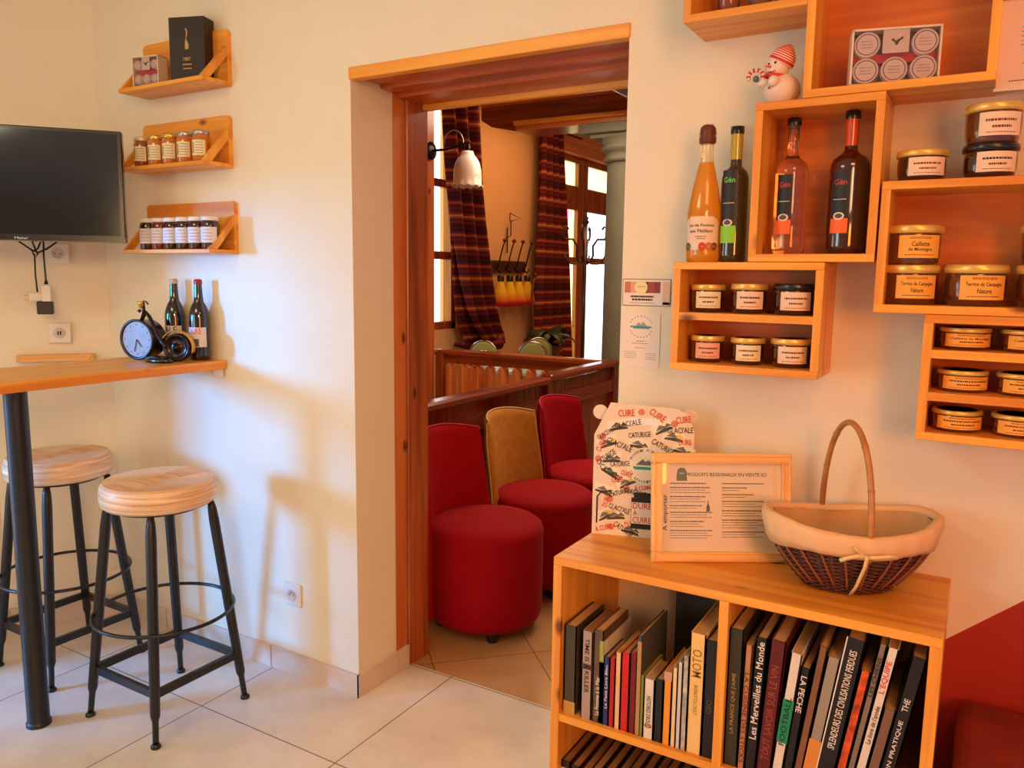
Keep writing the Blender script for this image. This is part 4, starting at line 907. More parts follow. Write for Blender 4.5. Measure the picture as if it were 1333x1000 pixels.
# snowman figurine
t = thing('snowman_figurine', 'white snowman figurine with red striped hat holding a candy cane', 'figurine', (-.425, 1.885, 1.850))
SNOW = mat('snow_glaze', (.92, .83, .76), .6, bump=.4, bscale=120); RED = mat('hat_red', (.82, .14, .12), .5)
def blob(b, c, r, m, s=(1, 1, 1), n=24): 
    b.lathe([(max(0.0001, r*sin(pi*k/12)), -r*cos(pi*k/12)*s[2]) for k in range(13)], m, c, n=n, sx=s[0], sy=s[1])
b = MB(); blob(b, (.0, 0, .036), .040, SNOW, (1, 1, .92)); blob(b, (-.012, -.006, .084), .026, SNOW); blob(b, (-.036, -.02, .052), .012, SNOW, (1.3, 1, .8)); blob(b, (-.01, -.04, .05), .012, SNOW); b.build('body', t)
hc = Vector((-.008, -.004, .088)); HM = T(*hc) @ Matrix.Rotation(radians(28), 4, 'Y')
b = MB(); pr = [(.0265, .006), (.0285, .008), (.0285, .014)]
for k in range(7): pr += [(.0275-.0009*k*k*.62, .016+.0048*k), (.0265-.0009*k*k*.62, .0185+.0048*k)]
for k in range(len(pr)-1): b.lathe([pr[k], pr[k+1]], RED if k % 2 else mat('hat_white', (.93, .85, .8), .6), n=24, M=HM)
b.lathe([pr[-1], (0, pr[-1][1]+.002)], RED, n=24, M=HM); b.build('hat', t)
b = MB(); b.tube([(-.012+.021*cos(a), -.006+.021*sin(a), .066+.003*sin(2*a)) for a in [2*pi*k/20 for k in range(20)]], .005, mat('scarf_red', (.84, .25, .2), .6), closed=True); b.build('scarf', t)
b = MB()
for (x, y, z) in ((-.024, -.027, .090), (-.010, -.031, .091), (-.02, -.041, .05), (-.018, -.042, .036)): blob(b, (x, y, z), .0028, INK if z > .08 else RED, n=8)
b.tube([(-.020, -.030, .083), (-.030, -.045, .082)], [.003, .0005], mat('carrot', (.9, .4, .1), .5), n=8); b.tube([(-.025, -.026, .074), (-.017, -.030, .072), (-.009, -.030, .074)], .0012, RED, n=5); b.build('face', t)
b = MB(); pts = [(-.052+.016*cos(a), -.028, .066+.014*sin(a)) for a in [pi*1.15-k*pi*1.25/12 for k in range(13)]]+[(-.036, -.028, .045)]
for k in range(len(pts)-1): b.tube([pts[k], pts[k+1]], .0045, RED if k % 2 else mat('hat_white', (.93, .85, .8)), n=8)
blob(b, (-.050, -.032, .060), .007, mat('blue_bird', (.30, .42, .48), .5), n=10); b.build('candy_cane', t)

# notes on wall and poster
t = thing('wall_card', 'landscape card with food photo strip and round cream emblem taped on wall', 'card', (-.829, YW-.001, 1.396), radians(0))
b = MB(); b.box(0, .133, -.001, 0, 0, .070, mat('card_edge', (.25, .2, .18), .6)); b.box(.0015, .1315, -.0016, -.001, .0015, .0685, mat('card_white', (.93, .86, .80), .6)); 
f = lambda x0, x1, z0, z1, c, nm: b.box(x0, x1, -.0020, -.0016, z0, z1, mat(nm, c, .6))
for k, c in enumerate(((.78, .45, .32), (.88, .62, .5), (.92, .85, .75), (.45, .18, .12), (.62, .28, .18), (.55, .2, .14))): f(.006+k*.0165, .0225+k*.0165, .034, .063, c, 'photo_tone_%s' % 'abcdef'[k])
f(.112, .131, .006, .063, (.9, .74, .62), 'photo_side'); f(.112, .131, .004, .011, (.28, .08, .05), 'photo_foot')
b.add([(.052+.018*cos(2*pi*k/28), -.0024, .048+.018*sin(2*pi*k/28)) for k in range(28)], [tuple(range(28))], mat('emblem_cream', (.92, .86, .62), .6))
fn = lambda z: (lambda u, v: Vector((.056+u, -.0026, z+v)))
squig(b, fn(.0245), .066, 0, INK, 14, .0024); squig(b, fn(.0165), .056, 0, INK, 15, .0024); squig(b, fn(.008), .07, 0, INKG, 3, .0006); squig(b, lambda u, v: Vector((.052+u, -.0027, .05+v)), .02, 0, mat('olive_ink', (.4, .4, .15), .6), 4, .001); b.build('sheet', t)
t = thing('wall_card', 'portrait white card with turquoise lake emblem taped below the photo card', 'card', (-.826, YW-.001, 1.233))
b = MB(); b.box(0, .105, -.001, 0, 0, .145, mat('card_white', (.93, .86, .8)));
TE = mat('turquoise', (.22, .60, .55), .6)
b.box(.022, .082, -.0016, -.001, .106, .110, TE); b.box(.030, .076, -.0016, -.001, .103, .106, TE)
b.add([(.036, -.0015, .110), (.046, -.0015, .120), (.052, -.0015, .115), (.058, -.0015, .122), (.070, -.0015, .110)], [(0, 1, 2, 3, 4)], mat('mountain_grey', (.62, .62, .60), .6))
for k in range(22):
    a = 2*pi*k/22+.14
    if abs(sin(a)) > .2: b.box(.052+.032*cos(a)-.001, .052+.032*cos(a)+.001, -.0016, -.001, .108+.028*sin(a)-.0016, .108+.028*sin(a)+.0016, INKG)
fn = lambda x, z: (lambda u, v: Vector((x+u, -.0016, z+v)))
squig(b, fn(.052, .070), .022, 0, INKG, 11, .001); squig(b, fn(.050, .064), .045, 0, INKG, 12, .0008); squig(b, fn(.052, .052), .03, 0, INKG, 13, .0007)
for q in range(4): squig(b, fn(.025, .040-q*.005), .035, 0, INKG, 20+q, .0005); squig(b, fn(.082, .038-q*.005), .03, 0, INKG, 30+q, .0005)
b.build('sheet', t)
t = thing('hanging_notice', 'white printed sheet hanging from a dark clip at the upper right edge of photo', 'notice', (-.018, 1.90, 1.845))
b = MB(); b.box(0, .21, 0, .001, 0, .172, mat('notice_paper', (.95, .84, .76), .6))
fn = lambda x, z: (lambda u, v: Vector((x+u, -.0006, z+v)))
squig(b, fn(.10, .150), .03, 0, INKG, 39, .002)
for q in range(11): squig(b, fn(.105, .118-q*.0085), .13 if q < 5 else .08+.02*(q % 3), 0, INKG, 40+q, .0007)
squig(b, fn(.05, .018), .05, 0, INKG, 61, .0009); b.build('sheet', t)
MB().box(-.01, .22, -.008, .079, .172, .196, mat('dark_walnut', (.20, .08, .04), .5), bev=.002).build('holder', t)
MB().box(-.008, .01, .02, .079, .08, .172, mat('dark_walnut', (.2, .08, .04))).build('holder_arm', t)

# ------------------------------------------------------------------ bookcase
BX0, BX1, BYF, BZ = -.835, -.014, 1.620, .808; th = .020
t = thing('bookcase', 'low backless pine bookcase full of books under the basket', 'bookcase', (BX0, BYF, 0))
w = BX1-BX0; dp = YW-.002-BYF
MB().box(0, w, 0, dp, BZ-th, BZ, pine('x'), bev=.0015).build('top', t)
MB().box(0, th+.002, 0.001, dp, 0, BZ-th, pine('z')).build('side_panel', t); MB().box(w-th-.002, w, .001, dp, 0, BZ-th, pine('z')).build('side_panel', t)
MB().box(.400, .420, .001, dp, 0.02, BZ-th, pine('z')).build('divider', t)
for z in (.0, .393): MB().box(th+.002, .400, .002, dp, z, z+.019, pine('x')).build('shelf_board', t); MB().box(.420, w-th-.002, .002, dp, z, z+.019, pine('x')).build('shelf_board', t)
PG = mat('page_edge', (.80, .66, .46), .8, bump=.3, bscale=300); PGD = mat('page_edge_old', (.62, .44, .26), .85)
def book(label, x, w, h, depth, z, cov, y=1.635, tilt=0, yaw=0, texts=(), page=None, bands=(), group='books in the bookcase'):
    """stands at x (left bottom edge); spine towards the room"""
    t = thing('book', label, 'book', (x, y, z), 0, group)
    M = T(0, 0, max(0, 0)) @ Matrix.Rotation(radians(tilt), 4, 'Y') @ Rz(radians(yaw))
    if tilt > 0: M = T(0, 0, w*sin(radians(tilt))) @ M
    b = MB(); c = min(.0025, w*.14)
    b.box(0, w, -.0, c, 0, h, cov, M); b.box(0, c, 0, depth, 0, h, cov, M); b.box(w-c, w, 0, depth, 0, h, cov, M)
    for (z0, z1, m) in bands: b.box(.0003, w-.0003, -.0005, .0, h*z0, h*z1, m, M)
    for (st, m, z0, z1, frac, up_) in texts:
        cz = h*(z0+z1)/2; L_ = h*(z1-z0)
        if up_ == 0: fn = lambda u, v, cz=cz: M @ Vector((w/2+u, -.0008, cz+v)); b.text(st, w*frac, L_, m, fn)
        elif up_ > 0: fn = lambda u, v, cz=cz: M @ Vector((w/2-v, -.0008, cz+u)); b.text(st, L_, w*frac, m, fn)
        else: fn = lambda u, v, cz=cz: M @ Vector((w/2+v, -.0008, cz-u)); b.text(st, L_, w*frac, m, fn)
    b.build('cover', t)
    p = MB(); p.box(c+.0002, w-c-.0002, c+.0002, depth-.003, .003, h-.003, page or PG, M); p.build('pages', t)
    return t
m = mat; z = .4125
TK = INK; WH = m('print_white', (.92, .88, .82), .6); GD = m('print_gold', (.70, .56, .30), .5)
book('olive-brown old book with yellow foot label, leftmost on the left shelf', -.808, .031, .226, .16, z, m('cover_olive', (.27, .24, .16), .5, var=.2), bands=((0, .14, m('label_yel', (.76, .58, .26), .6)),), yaw=0)
book('pinkish grey TIME IS A KILLER paperback on the left shelf', -.761, .027, .222, .15, z, m('cover_greypink', (.68, .58, .52), .5), texts=(('TIME IS A KILLER', TK, .30, .92, .42, -1),), bands=((.57, .63, m('band_photo', (.3, .22, .18), .6)),), page=PGD)
book('brown photo-spine paperback beside TIME IS A KILLER', -.731, .025, .232, .15, z, m('cover_brown', (.40, .30, .23), .5, var=.3, vscale=30), texts=(('La Femme à la Mer', WH, .08, .50, .40, 1),))
book('thin cream album with yellow-green top between brown and blue books', -.7155, .011, .207, .17, z, m('cover_creamy', (.86, .84, .74), .5), bands=((.75, 1, m('band_lime', (.62, .62, .22), .6)),))
book('slim blue book Le Petit Livre Bleu on the left shelf', -.704, .015, .172, .11, z, m('cover_blue', (.12, .18, .42), .5), texts=(('Le Petit Livre Bleu', WH, .25, .88, .45, 1),))
book('thin red book right of the blue one', -.6885, .014, .172, .12, z, m('cover_red', (.70, .07, .08), .5))
book('cream paperback between two red books', -.674, .014, .190, .14, z, m('cover_cream', (.90, .74, .50), .55))
book('bright red thick paperback on the left shelf', -.6595, .021, .194, .13, z, m('cover_bright', (.80, .10, .08), .5))
book('dark red narrow book next to the bright red one', -.638, .017, .203, .14, z, m('cover_wine', (.46, .05, .05), .5))
book('tall grey and tan album behind the olive strip book', -.621, .010, .245, .17, z, m('cover_slate', (.30, .30, .28), .5), bands=((.0, .94, m('band_tan', (.70, .55, .36), .6)),))
book('very thin olive-green booklet left of the white HISTOIRES book', -.6105, .008, .150, .13, z, m('cover_green', (.50, .52, .14), .5))
book('white HISTOIRES paperback with red oval on the left shelf', -.602, .025, .146, .11, z, m('cover_white', (.88, .84, .78), .5), texts=(('HISTOIRES DROLES', TK, .20, .72, .42, -1), ('O', INKR, .18, .26, .7, 0)))
book('black small paperback right of the white HISTOIRES book', -.576, .020, .152, .11, z, m('cover_black', (.08, .07, .07), .45))
book('yellow-orange book with pinkish head on the left shelf', -.5555, .019, .176, .14, z, m('cover_yellow', (.92, .60, .16), .5), bands=((.88, 1, m('band_rose', (.80, .62, .52), .6)),))
book('thin cream brochure between yellow and white spines', -.5355, .011, .190, .15, z, m('cover_cream2', (.92, .80, .60), .5))
book('thin glossy white magazine-like book on the left shelf', -.5235, .010, .206, .16, z, m('cover_white2', (.82, .80, .78), .4))
book('white spine with grey mountain pictures left of MOTO', -.5125, .013, .225, .16, z, m('cover_pict', (.70, .68, .64), .5, var=.45, vscale=60))
book('tall cream MOTO book at the right end of the left shelf', -.4985, .034, .283, .21, z, m('cover_moto', (.93, .78, .46), .5), texts=(('MOTO', m('ink_moto', (.62, .45, .22), .6), .64, .87, .62, 1), ('L’ENCYCLOPEDIE', m('ink_moto', (.62, .45, .22)), .33, .58, .25, 1),))
book('black tall book squeezed between MOTO and the divider', -.4635, .026, .275, .19, z, m('cover_black', (.08, .07, .07)), texts=(('GEO', INKG, .38, .50, .5, 1),))
book('large dark photo album standing at the back of the left shelf', -.505, .012, .295, .12, z, m('cover_photo', (.24, .21, .19), .35, var=.5, vscale=14), y=1.91, yaw=90)
# right shelf, leaning to the right
R = [('dark olive LA FRANCE QUE J’AIME book, leftmost on the right shelf', -.408, .032, .315, m('cover_dkolive', (.20, .19, .11), .5), 0, (('LA FRANCE QUE J’AIME', GD, .24, .68, .35, 1),)),
 ('tan LA CUISINE book on the right shelf', -.3735, .016, .285, m('cover_tan', (.72, .50, .34), .5), 1, (('LA CUISINE DES STICKS', m('ink_wine', (.40, .10, .08), .6), .05, .78, .6, -1),)),
 ('black Les Merveilles du Monde book with white title', -.356, .025, .308, m('cover_black', (.08, .07, .07)), 2, (('Les Merveilles du Monde', WH, .25, .97, .62, 1),)),
 ('dark red TOUT SAVOIR SUR LE VIN book', -.330, .033, .310, m('cover_bordeaux', (.36, .07, .06), .5), 3.2, (('TOUT SAVOIR SUR LE VIN', m('ink_dullred', (.60, .26, .20), .6), .12, .82, .5, 1),)),
 ('white FOOTBALL book with green band', -.297, .024, .292, m('cover_white', (.88, .84, .78)), 5.4, (('FOOTBALL', TK, .28, .66, .5, 1),)),
 ('black LA PECHE book with white title', -.2735, .020, .266, m('cover_black', (.08, .07, .07)), 5.6, (('LA PECHE', WH, .62, .93, .62, -1),)),
 ('brown mottled book right of the LA PECHE book', -.253, .018, .322, m('cover_brown3', (.50, .34, .22), .5, var=.2), 7, ()),
 ('grey wide book fading to orange at foot', -.2345, .026, .303, m('cover_grey', (.60, .56, .50), .45), 7.4, ()),
 ('black SPLENDEURS DES CIVILISATIONS PERDUES book with white edge', -.207, .037, .352, m('cover_black', (.08, .07, .07)), 7.8, (('SPLENDEURS DES CIVILISATIONS PERDUES', WH, .30, .93, .40, 1),)),
 ('orange flame-patterned book on the right shelf', -.169, .020, .292, m('cover_orange', (.78, .30, .08), .5, var=.6, vscale=45), 8.2, ()),
 ('grey LES CHIENS book on the right shelf', -.148, .014, .356, m('cover_greyb', (.50, .44, .38), .5), 8.5, (('LES CHIENS', TK, .68, .92, .6, 1),)),
 ('white L’EQUIPE Le livre de l’année book with red title', -.1335, .021, .352, m('cover_white', (.88, .84, .78)), 8.8, (('L’EQUIPE', INKR, .72, .92, .6, 1), ('Le livre de l’année', TK, .40, .64, .45, 1))),
 ('short grey-brown book right of the white L’EQUIPE book', -.112, .023, .225, m('cover_taupe', (.48, .36, .28), .55), 9, ()),
 ('black LA GESTION book with white title, rightmost on the right shelf', -.0885, .028, .345, m('cover_black', (.08, .07, .07)), 9, (('LA GESTION PRATIQUE', WH, .05, .60, .35, 1), ('THE', WH, .66, .74, .4, 1)))]
xr = -.4135
for lab, x, w, h, cv, tl_, tx in R:
    w *= .925; x = xr; xr += w/cos(radians(tl_))+.0006
    bands = ()
    if 'FOOTBALL' in lab: bands = ((.30, .64, m('band_green', (.05, .55, .36), .5)),)
    if 'orange at' in lab: bands = ((0, .38, m('band_or', (.85, .55, .22), .5)),)
    if 'SPLENDEURS' in lab: bands = ()
    t = book(lab, x, w, h, .20, z, cv, tilt=tl_, texts=tx, bands=bands, group='books on the right shelf')
    if 'SPLENDEURS' in lab:
        b = MB(); b.box(-.0008, .0016, -.0008, .001, 0, h, WH, M=T(0, 0, w*sin(radians(tl_))) @ Matrix.Rotation(radians(tl_), 4, 'Y')); b.build('white_edge', t)
# lower shelf: leaning dark volumes
for k in range(14):
    nm = 'dark worn volume with brown page tops, number %d from the left on the lower shelf' % (k+1)
    ords = ['first', 'second', 'third', 'fourth', 'fifth', 'sixth', 'seventh', 'eighth', 'ninth', 'tenth', 'eleventh', 'twelfth', 'thirteenth', 'fourteenth']
    book('dark %svolume with brown page tops on the lower left shelf, %s from the left' % ('red-marked ' if k < 3 else '', ords[k]), -.812+k*.0262, .024, .262-.004*(k % 3), .19, .0195, m('cover_dkred' if k < 3 else 'cover_nearblack', (.16, .06, .06) if k < 3 else (.07, .06, .06), .5), page=PGD, y=1.64,
         bands=((.80, .93, m('band_white', (.85, .83, .8), .6)),) if k < 3 else ((.86, .9, m('print_gold', (.7, .56, .3))),), group='dark volumes on the lower left shelf')

# ------------------------------------------------------------------ carton of beer
CL = (-.832, 1.827, BZ); ca = radians(17)
t = thing('beer_carton', 'cream beer carrier carton with carry handle, printed with beer labels, on bookcase left end', 'carton', CL, ca)
CARD = mat('carton_cream', (.92, .84, .74), .55); W_, H_, D_ = .250, .262, .075
b = MB()
poly = [(0, 0), (W_, 0), (W_, H_+.02), (W_*.93, H_+.065), (W_*.80, H_+.078), (W_*.16, H_+.085), (.0, H_)]
b.box(0, W_, .0015, D_, 0, H_, CARD); b.prism(poly, 0, .0015, CARD)
# gable ridge panel and round ears
b.prism([(0, H_), (W_, H_), (W_*.84, H_+.072), (W_*.16, H_+.072)], .036, .040, CARD)
for cx in (.012, W_-.012): b.prism([(cx+.019*cos(2*pi*k/20), H_+.056+.019*sin(2*pi*k/20)) for k in range(20)], .020, .0215, CARD)
cbx = b.build('box', t)
b = MB(); hx, hz = W_*.50, H_+.040; hw, hh = .042, .009; n = 10
pl = [(hx+hw+hh*cos(a)-hh, hz+hh*sin(a)) for a in [-pi/2+pi*k/n for k in range(n+1)]]+[(hx-hw+hh+hh*cos(a), hz+hh*sin(a)) for a in [pi/2+pi*k/n for k in range(n+1)]]
b.prism(pl, -.0009, .0, mat('handle_slot', (.96, .93, .92), .6)); b.build('handle_slot', cbx)
b = MB(); fn = lambda cx, cz, a: (lambda u, v: Vector((cx+u*cos(a)-v*sin(a), -.0009, cz+u*sin(a)+v*cos(a))))
OL = mat('art_olive', (.42, .40, .22), .6); YL = mat('art_yellow', (.90, .78, .22), .6); GRY = mat('art_grey', (.45, .45, .42), .6); DARK = mat('art_dark', (.14, .13, .10), .6); ADK = mat('art_slate', (.30, .29, .24), .6); PK = mat('art_pink', (.85, .50, .42), .6)
rr = random.Random(4)
def sticker(cx, cz, a):
    f0 = fn(cx, cz, a); f = lambda u, v: f0(u*1.05, v*.85); g_ = lambda u, v, o: f(u, v)+Vector((0, o, 0))
    def q(pts, m_, o): b.add([g_(u, v, o) for u, v in pts], [tuple(range(len(pts)))], m_)
    q([(-.026, -.018), (.026, -.018), (.026, .016), (-.026, .016)], mat('art_paper', (.95, .90, .80), .6), .0004)
    q([(-.022, -.014), (.024, -.016), (.02, -.008), (.004, -.004), (-.020, -.008)], ADK, .0002); q([(-.018, -.004), (-.004, .009), (.012, -.004)], GRY, .0001); q([(.004, -.004), (.014, .006), (.024, -.006)], OL if rr.random() < .5 else YL, .00005)
def word(st, cx, cz, a, w, h, m_):
    if len(st) > 2: w *= 1.12; h *= 1.25
    b.text(st, w, h, m_, lambda u, v: fn(cx, cz, a)(u, v)+Vector((0, -.0003, 0)))
for cx, cz, a in ((.045, .205, .1), (.115, .245, -.2), (.21, .205, .3), (.03, .12, -.3), (.06, .055, .15), (.20, .10, .2), (.034, .245, .4), (.20, .27, -.1), (.15, .04, .1), (.06, .29, .2), (.085, .145, .5), (.045, .17, -.5), (.10, .02, -.2), (.225, .235, -.4), (.17, .29, .5), (.034, .055, .5)): sticker(cx, cz, a)
word("GLACI'ALE", .065, .240, -.35, .060, .013, INK); word('CATURIGE', .175, .240, -.5, .056, .012, INK); word("GLACI'ALE", .085, .295, .22, .06, .012, INK); word('CUIRE', .08, .322, .1, .036, .014, INKR); word('CUIRE', .158, .320, -.55, .038, .014, INKR)
word("GLACI'ALE", .215, .285, .08, .056, .012, INK); word('CUIRE', .222, .312, .15, .032, .014, INKR); word('CATURIGE', .032, .205, .65, .05, .012, INK); word('CATURIGE', .045, .165, -.6, .056, .012, INK); word('CATURIGE', .068, .190, .1, .045, .011, INK)
word('CUIRE', .062, .148, .1, .026, .012, INKR); word("GLACI'ALE", .070, .072, -.25, .05, .012, INK); word('CATURIGE', .082, .018, -.55, .05, .012, INK); word('CATURIGE', .07, .115, .35, .05, .010, INK); word("GLACI'ALE", .108, .118, -.2, .05, .012, INK); word('À CUIRE', .03, .020, .3, .04, .014, INKR); word('DURE', .035, .09, 1.3, .03, .011, INKR); word('DURE', .228, .255, .1, .028, .011, INKR); word("GLACI'ALE", .19, .17, .5, .056, .012, INK); word('CATURIGE', .115, .268, .12, .05, .011, INK); word('CUIRE', .018, .235, 1.1, .03, .012, INKR); word('À CUIRE', .128, .132, .15, .04, .011, INKR); word('CATURIGE', .22, .215, -.5, .05, .012, INK); word('DURE', .10, .035, .4, .028, .012, INKR); word("GLACI'ALE", .03, .268, .6, .045, .010, INK); word('CUIRE', .085, .165, -.3, .026, .010, INKR)
for cx, cz in ((.022, .258), (.085, .128), (.045, .095), (.05, .022), (.012, .20), (.118, .326), (.20, .300)): b.lathe([(.0085, 0), (0, .0003)], PK, n=14, smooth=False, M=T(cx, -.0006, cz) @ Matrix.Rotation(pi/2, 4, 'X'))
# round emblem
b.add([(.132+.048*cos(2*pi*k/36), -.0010, .188+.048*sin(2*pi*k/36)) for k in range(36)], [tuple(range(36))], mat('art_paper', (.95, .9, .8)))
b.add([(.100, -.0012, .186), (.118, -.0012, .186), (.150, -.0012, .186), (.165, -.0012, .190), (.160, -.0012, .179), (.105, -.0012, .178)], [(0, 5, 4, 3, 2, 1)], TE)
b.add([(.108, -.0012, .190), (.125, -.0012, .206), (.132, -.0012, .199), (.140, -.0012, .204), (.156, -.0012, .190)], [(0, 4, 3, 2, 1)], GRY)
for st, a0, dirn in (('BRASSERIE ARTISANALE', 155, -1), ('DE SERRE-PONÇON', 205, 1)):
    for i, ch in enumerate(st):
        if ch == ' ': continue
        a = radians(a0+dirn*i*(130/(len(st)-1))); o = a-pi/2 if dirn < 0 else a+pi/2
        word(ch, .132+.041*cos(a), .188+.041*sin(a), o, .0042, .0065, mat('ink_brown', (.4, .16, .1)))
# bottle picture
bx = .128
b.box(bx-.028, bx+.028, -.0013, -.0009, .022, .104, DARK); b.box(bx-.022, bx+.022, -.0013, -.0009, .104, .118, DARK); b.box(bx-.027, bx+.027, -.0016, -.0013, .036, .092, mat('art_paper', (.95, .9, .8)))
for st, zz in (('DURE', .083), ('À', .066), ('CUIRE', .046)): b.text(st, .048 if st != 'À' else .010, .016, INKR, lambda u, v, zz=zz, st=st: Vector((bx-(.018 if st == 'À' else 0)+u, -.0019, zz+v)))
b.tube([(.012, -.001, .03), (.012, -.001, .10), (.022, -.001, .113), (.05, -.001, .118)], .002, DARK, n=5); b.build('printed_art', t)

# ------------------------------------------------------------------ framed price list
fa = radians(32); lean = radians(9)
t = thing('picture_frame', 'pine-framed price list titled PRODUITS REGIONAUX leaning on the carton', 'picture frame', (-.626, 1.713, BZ), fa)
M = Matrix.Rotation(-lean, 4, 'X'); FW, FH, ft = .332, .256, .024
b = MB()
def molding(z0, z1, x0, x1, m):
    pass
def frw(a): return wood('frame_pine', (.90, .66, .36), (.95, .77, .48), a, knots=False)
for (x0, x1, z0, z1, mm) in ((0, FW, 0, ft, frw('x')), (0, FW, FH-ft, FH, frw('x')), (0, ft, ft, FH-ft, frw('z')), (FW-ft, FW, ft, FH-ft, frw('z'))):
    b.box(x0, x1, -.010, .006, z0, z1, mm, M, bev=.0025)
for k, e in ((0, .004), (1, .020)):
    for (x0, x1, z0, z1) in ((e, FW-e, e, e+.004), (e, FW-e, FH-e-.004, FH-e), (e, e+.004, e, FH-e), (FW-e-.004, FW-e, e, FH-e)): b.box(x0, x1, -.0135, -.009, z0, z1, frw('x'), M, bev=.001)
b.build('frame', t)
b = MB(); b.box(ft-.002, FW-ft+.002, -.001, .004, ft-.002, FH-ft+.002, mat('price_paper', (.93, .83, .66), .6), M)
fn = lambda x, z: (lambda u, v: M @ Vector((x+u, -.0015, z+v)))
b.text('PRODUITS REGIONAUX EN VENTE ICI', .190, .0085, mat('ink_olive', (.30, .28, .18), .6), fn(.178, .205))
b.text('A emporter', .085, .014, INK, lambda u, v: M @ Vector((.034-v, -.0015, .115+u)))
bag = [(.060, .190), (.085, .190), (.084, .200), (.083, .212), (.079, .220), (.069, .221), (.062, .216), (.060, .203)]
b.add([M @ Vector((x, -.0016, zz)) for x, zz in bag], [tuple(range(8))], mat('bag_olive', (.42, .42, .22), .6)); b.text('Sachet', .012, .004, PAPER, lambda u, v: M @ Vector((.0725+u, -.0019, .208+v)))
yy = .184
for gi, (nl, wd1) in enumerate(((1, .085), (3, .095), (3, .085), (2, .075), (3, .100), (3, .08), (4, .100))):
    for q in range(nl):
        squig(b, fn(.045+(wd1-.012*(q % 2))/2, yy), wd1-.012*(q % 2), 0, INKG, gi*10+q, .0013 if q == 0 else .0007); yy -= .0058
    yy -= .004
yy = .184
for gi, (nl, wd1) in enumerate(((1, .10), (2, .06), (2, .075), (3, .1), (3, .10), (4, .105), (3, .10))):
    for q in range(nl):
        squig(b, fn(.168+(wd1-.02*(q % 2))/2, yy), wd1-.02*(q % 2), 0, INKG, 100+gi*10+q, .0013 if q == 0 else .0007); yy -= .0060
    yy -= .004
b.add([M @ Vector((x, -.0016, zz)) for x, zz in ((.131, .118), (.139, .118), (.139, .130), (.136, .136), (.136, .144), (.134, .144), (.134, .136), (.131, .130))], [tuple(range(8))], INKG)
b.build('price_list', t)
g = MB(); g.box(ft-.002, FW-ft+.002, -.0045, -.0035, ft-.002, FH-ft+.002, glass_pane('frame_glass', (1, 1, 1), .05), M); g.build('glass', t)
g = MB(); g.box(FW*.4, FW*.6, 0, .003, .0, .17, mat('strut_board', (.35, .25, .18), .7), T(0, .006, 0) @ Matrix.Rotation(radians(16), 4, 'X') if False else T(0, .035, 0) @ Matrix.Rotation(radians(2), 4, 'X')); g.build('easel_back', t)

# ------------------------------------------------------------------ wicker basket
t = thing('wicker_basket', 'dark wicker basket with cream cloth lining and tall bent cane handle', 'basket', (-.212, 1.812, BZ), radians(27))
WK = mat('dark_wicker', (.30, .14, .09), .45, coat=.2, var=.35, vscale=40); WK2 = mat('pale_wicker', (.55, .32, .20), .45)
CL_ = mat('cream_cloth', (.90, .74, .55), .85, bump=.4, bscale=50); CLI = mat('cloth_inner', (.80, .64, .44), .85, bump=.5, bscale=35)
A_, B_ = .176, .118
def prof(u):  # u 0 bottom .. 1 rim -> scale, z
    return (.52+.48*(1-max(0, 1-u)**1.8), .006+.130*u)
def ringz(a, u): return .022*u*cos(a)**2 
def pt(a, u, off=0):
    s, zz = prof(u); bul = 1-.0*u
    return Vector(((A_*s+off)*cos(a), (B_*s+off)*sin(a), zz+ringz(a, u)))
b = MB(); NS = 44
for k in range(NS):
    a = 2*pi*k/NS; b.tube([pt(a, u/10) for u in range(0, 11)], .0022, WK2 if k % 6 == 0 else WK, n=5)
b.build('stakes', t)
b = MB(); NR = 30; NP = NS*4
for r in range(NR):
    u = r/(NR-1); ph = r % 2; mm = WK
    b.tube([pt(2*pi*q/NP, u, .0028*(1 if ph else -1)*sin(2*pi*q/NP*NS/2+pi/4)) for q in range(NP)], .0026, mm, n=5, closed=True)
# slanted ribs
for k in range(10):
    a0 = -pi/2+(k-5)*.22
    b.tube([pt(a0*(1-.0)+(a0+pi/2)*.35*u/8, .1+.8*u/8, .005) for u in range(9)], .0030, WK2, n=5)
fl = []
for rr_ in (1.0, .75, .5, .25): fl.append([(A_*.52*rr_*cos(2*pi*q/48), B_*.52*rr_*sin(2*pi*q/48), .004) for q in range(48)])
b.grid(fl, WK, closed=True); b.build('weave', t)
# cloth: folded band over rim and inner lining
b = MB(); rows = []
for u, off in ((.74, .0085), (.80, .011), (.90, .0125), (1.0, .0115), (1.06, .009), (1.09, .002), (1.06, -.007), (1.0, -.012)):
    rows.append([pt(a, u, off+.0018*sin(9*a+u*3)+.001*sin(23*a))+Vector((0, 0, .004*sin(5*a)*(1 if u < .8 else 0)-.012*(1 if u < .8 else 0)*abs(cos(a)))) for a in [2*pi*q/120 for q in range(120)]])
b.grid(rows, CL_, closed=True); o = cbn = b.build('cloth_band', t); o.modifiers.new('thick', 'SOLIDIFY').thickness = .002
b = MB(); rows = []
for u, off in ((1.0, -.012), (.85, -.012), (.65, -.010), (.45, -.010), (.25, -.012), (.12, -.03)):
    rows.append([pt(a, u, off+.004*sin(7*a+u*4)*(1.2-u)+.002*sin(17*a-u*6)) for a in [2*pi*q/120 for q in range(120)]])
rows.append([(.01*cos(2*pi*q/120), .01*sin(2*pi*q/120), .018) for q in range(120)])
b.grid(rows, CLI, closed=True); b.build('lining', t)
CANE = mat('bent_cane', (.72, .48, .24), .4, coat=.3, var=.2, vscale=25)
b = MB(); P = []
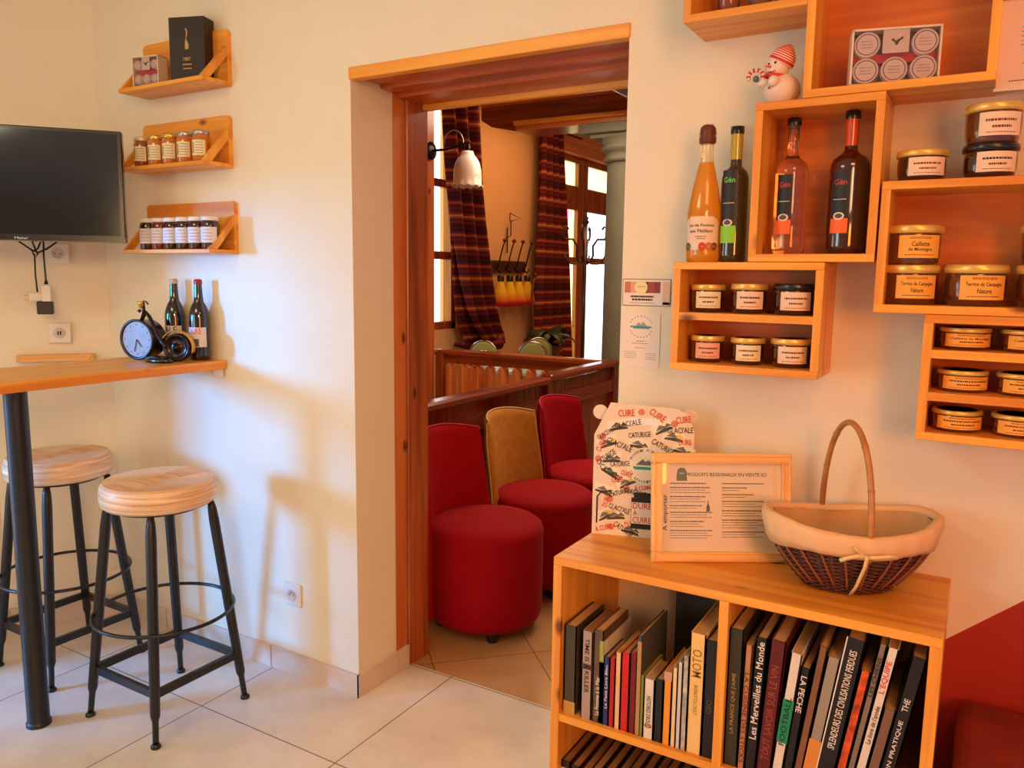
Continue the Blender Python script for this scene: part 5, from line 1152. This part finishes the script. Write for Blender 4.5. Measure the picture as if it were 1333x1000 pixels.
for k in range(25):
    a = pi*k/24; P.append(Vector((-.012+.010*cos(a), -(B_*.86+.02)*cos(a)*(1-.10*sin(a)), .125+.235*max(0, sin(a))**.75+(0 if k not in (0, 24) else -.03))))
b.tube(P, [.0065]*25, CANE, n=12)
for k in (3, 7, 17, 21): b.tube([P[k]-(P[k+1]-P[k])*.08, P[k], P[k]+(P[k+1]-P[k])*.08], [.0066, .0080, .0066], CANE, n=12)
b.build('handle', t)
RAF = mat('raffia', (.90, .80, .55), .6)
b = MB(); yb = -B_-.013
def ribbon(pts, w): 
    rows = []
    for i, p in enumerate(pts):
        p = Vector(p); q = Vector(pts[min(i+1, len(pts)-1)])-Vector(pts[max(i-1, 0)]); nn = Vector((-q.z, 0, q.x)).normalized(); rows.append([p-nn*w, p+Vector((0, -.001, 0)), p+nn*w])
    b.grid(rows, RAF)
ribbon([(-.012, yb-.002, .108), (-.03, yb-.004, .112), (-.05, yb-.002, .106), (-.064, yb+.0, .100)], .004); ribbon([(-.012, yb-.002, .108), (.01, yb-.004, .110), (.032, yb-.003, .112), (.05, yb+.0, .110)], .004)
ribbon([(-.012, yb-.004, .108), (-.012, yb+.004, .085), (-.016, yb+.013, .06), (-.018, yb+.026, .035), (-.022, yb+.042, .012)], .0035); ribbon([(-.014, yb-.003, .110), (-.03, yb-.001, .122), (-.038, yb, .130)], .002)
b.lathe([(0, -.006), (.007, 0), (0, .006)], RAF, (-.012, yb-.003, .108), n=12); b.build('raffia_bow', cbn).modifiers.new('thick', 'SOLIDIFY').thickness = .0012

# red cushioned bench at the lower right
t = thing('cushioned_bench', 'rust-red cushioned bench top at the lower right corner beside the bookcase', 'bench', (.02, 1.60, 0))
RU = mat('rust_fabric', (.50, .12, .06), .8, bump=.3, bscale=60, var=.25, vscale=8)
o = MB().box(0, 1.1, .0, .36, .42, .55, RU, bev=.02).build('cushion', t); o.modifiers.new('round', 'BEVEL').width = .008
MB().box(.01, 1.09, .01, .35, .06, .42, darkw('x'), bev=.004).build('base', t)
for x in (.04, 1.06): MB().box(x-.02, x+.02, .05, .31, 0, .06, BLACKMETAL).build('foot', t)
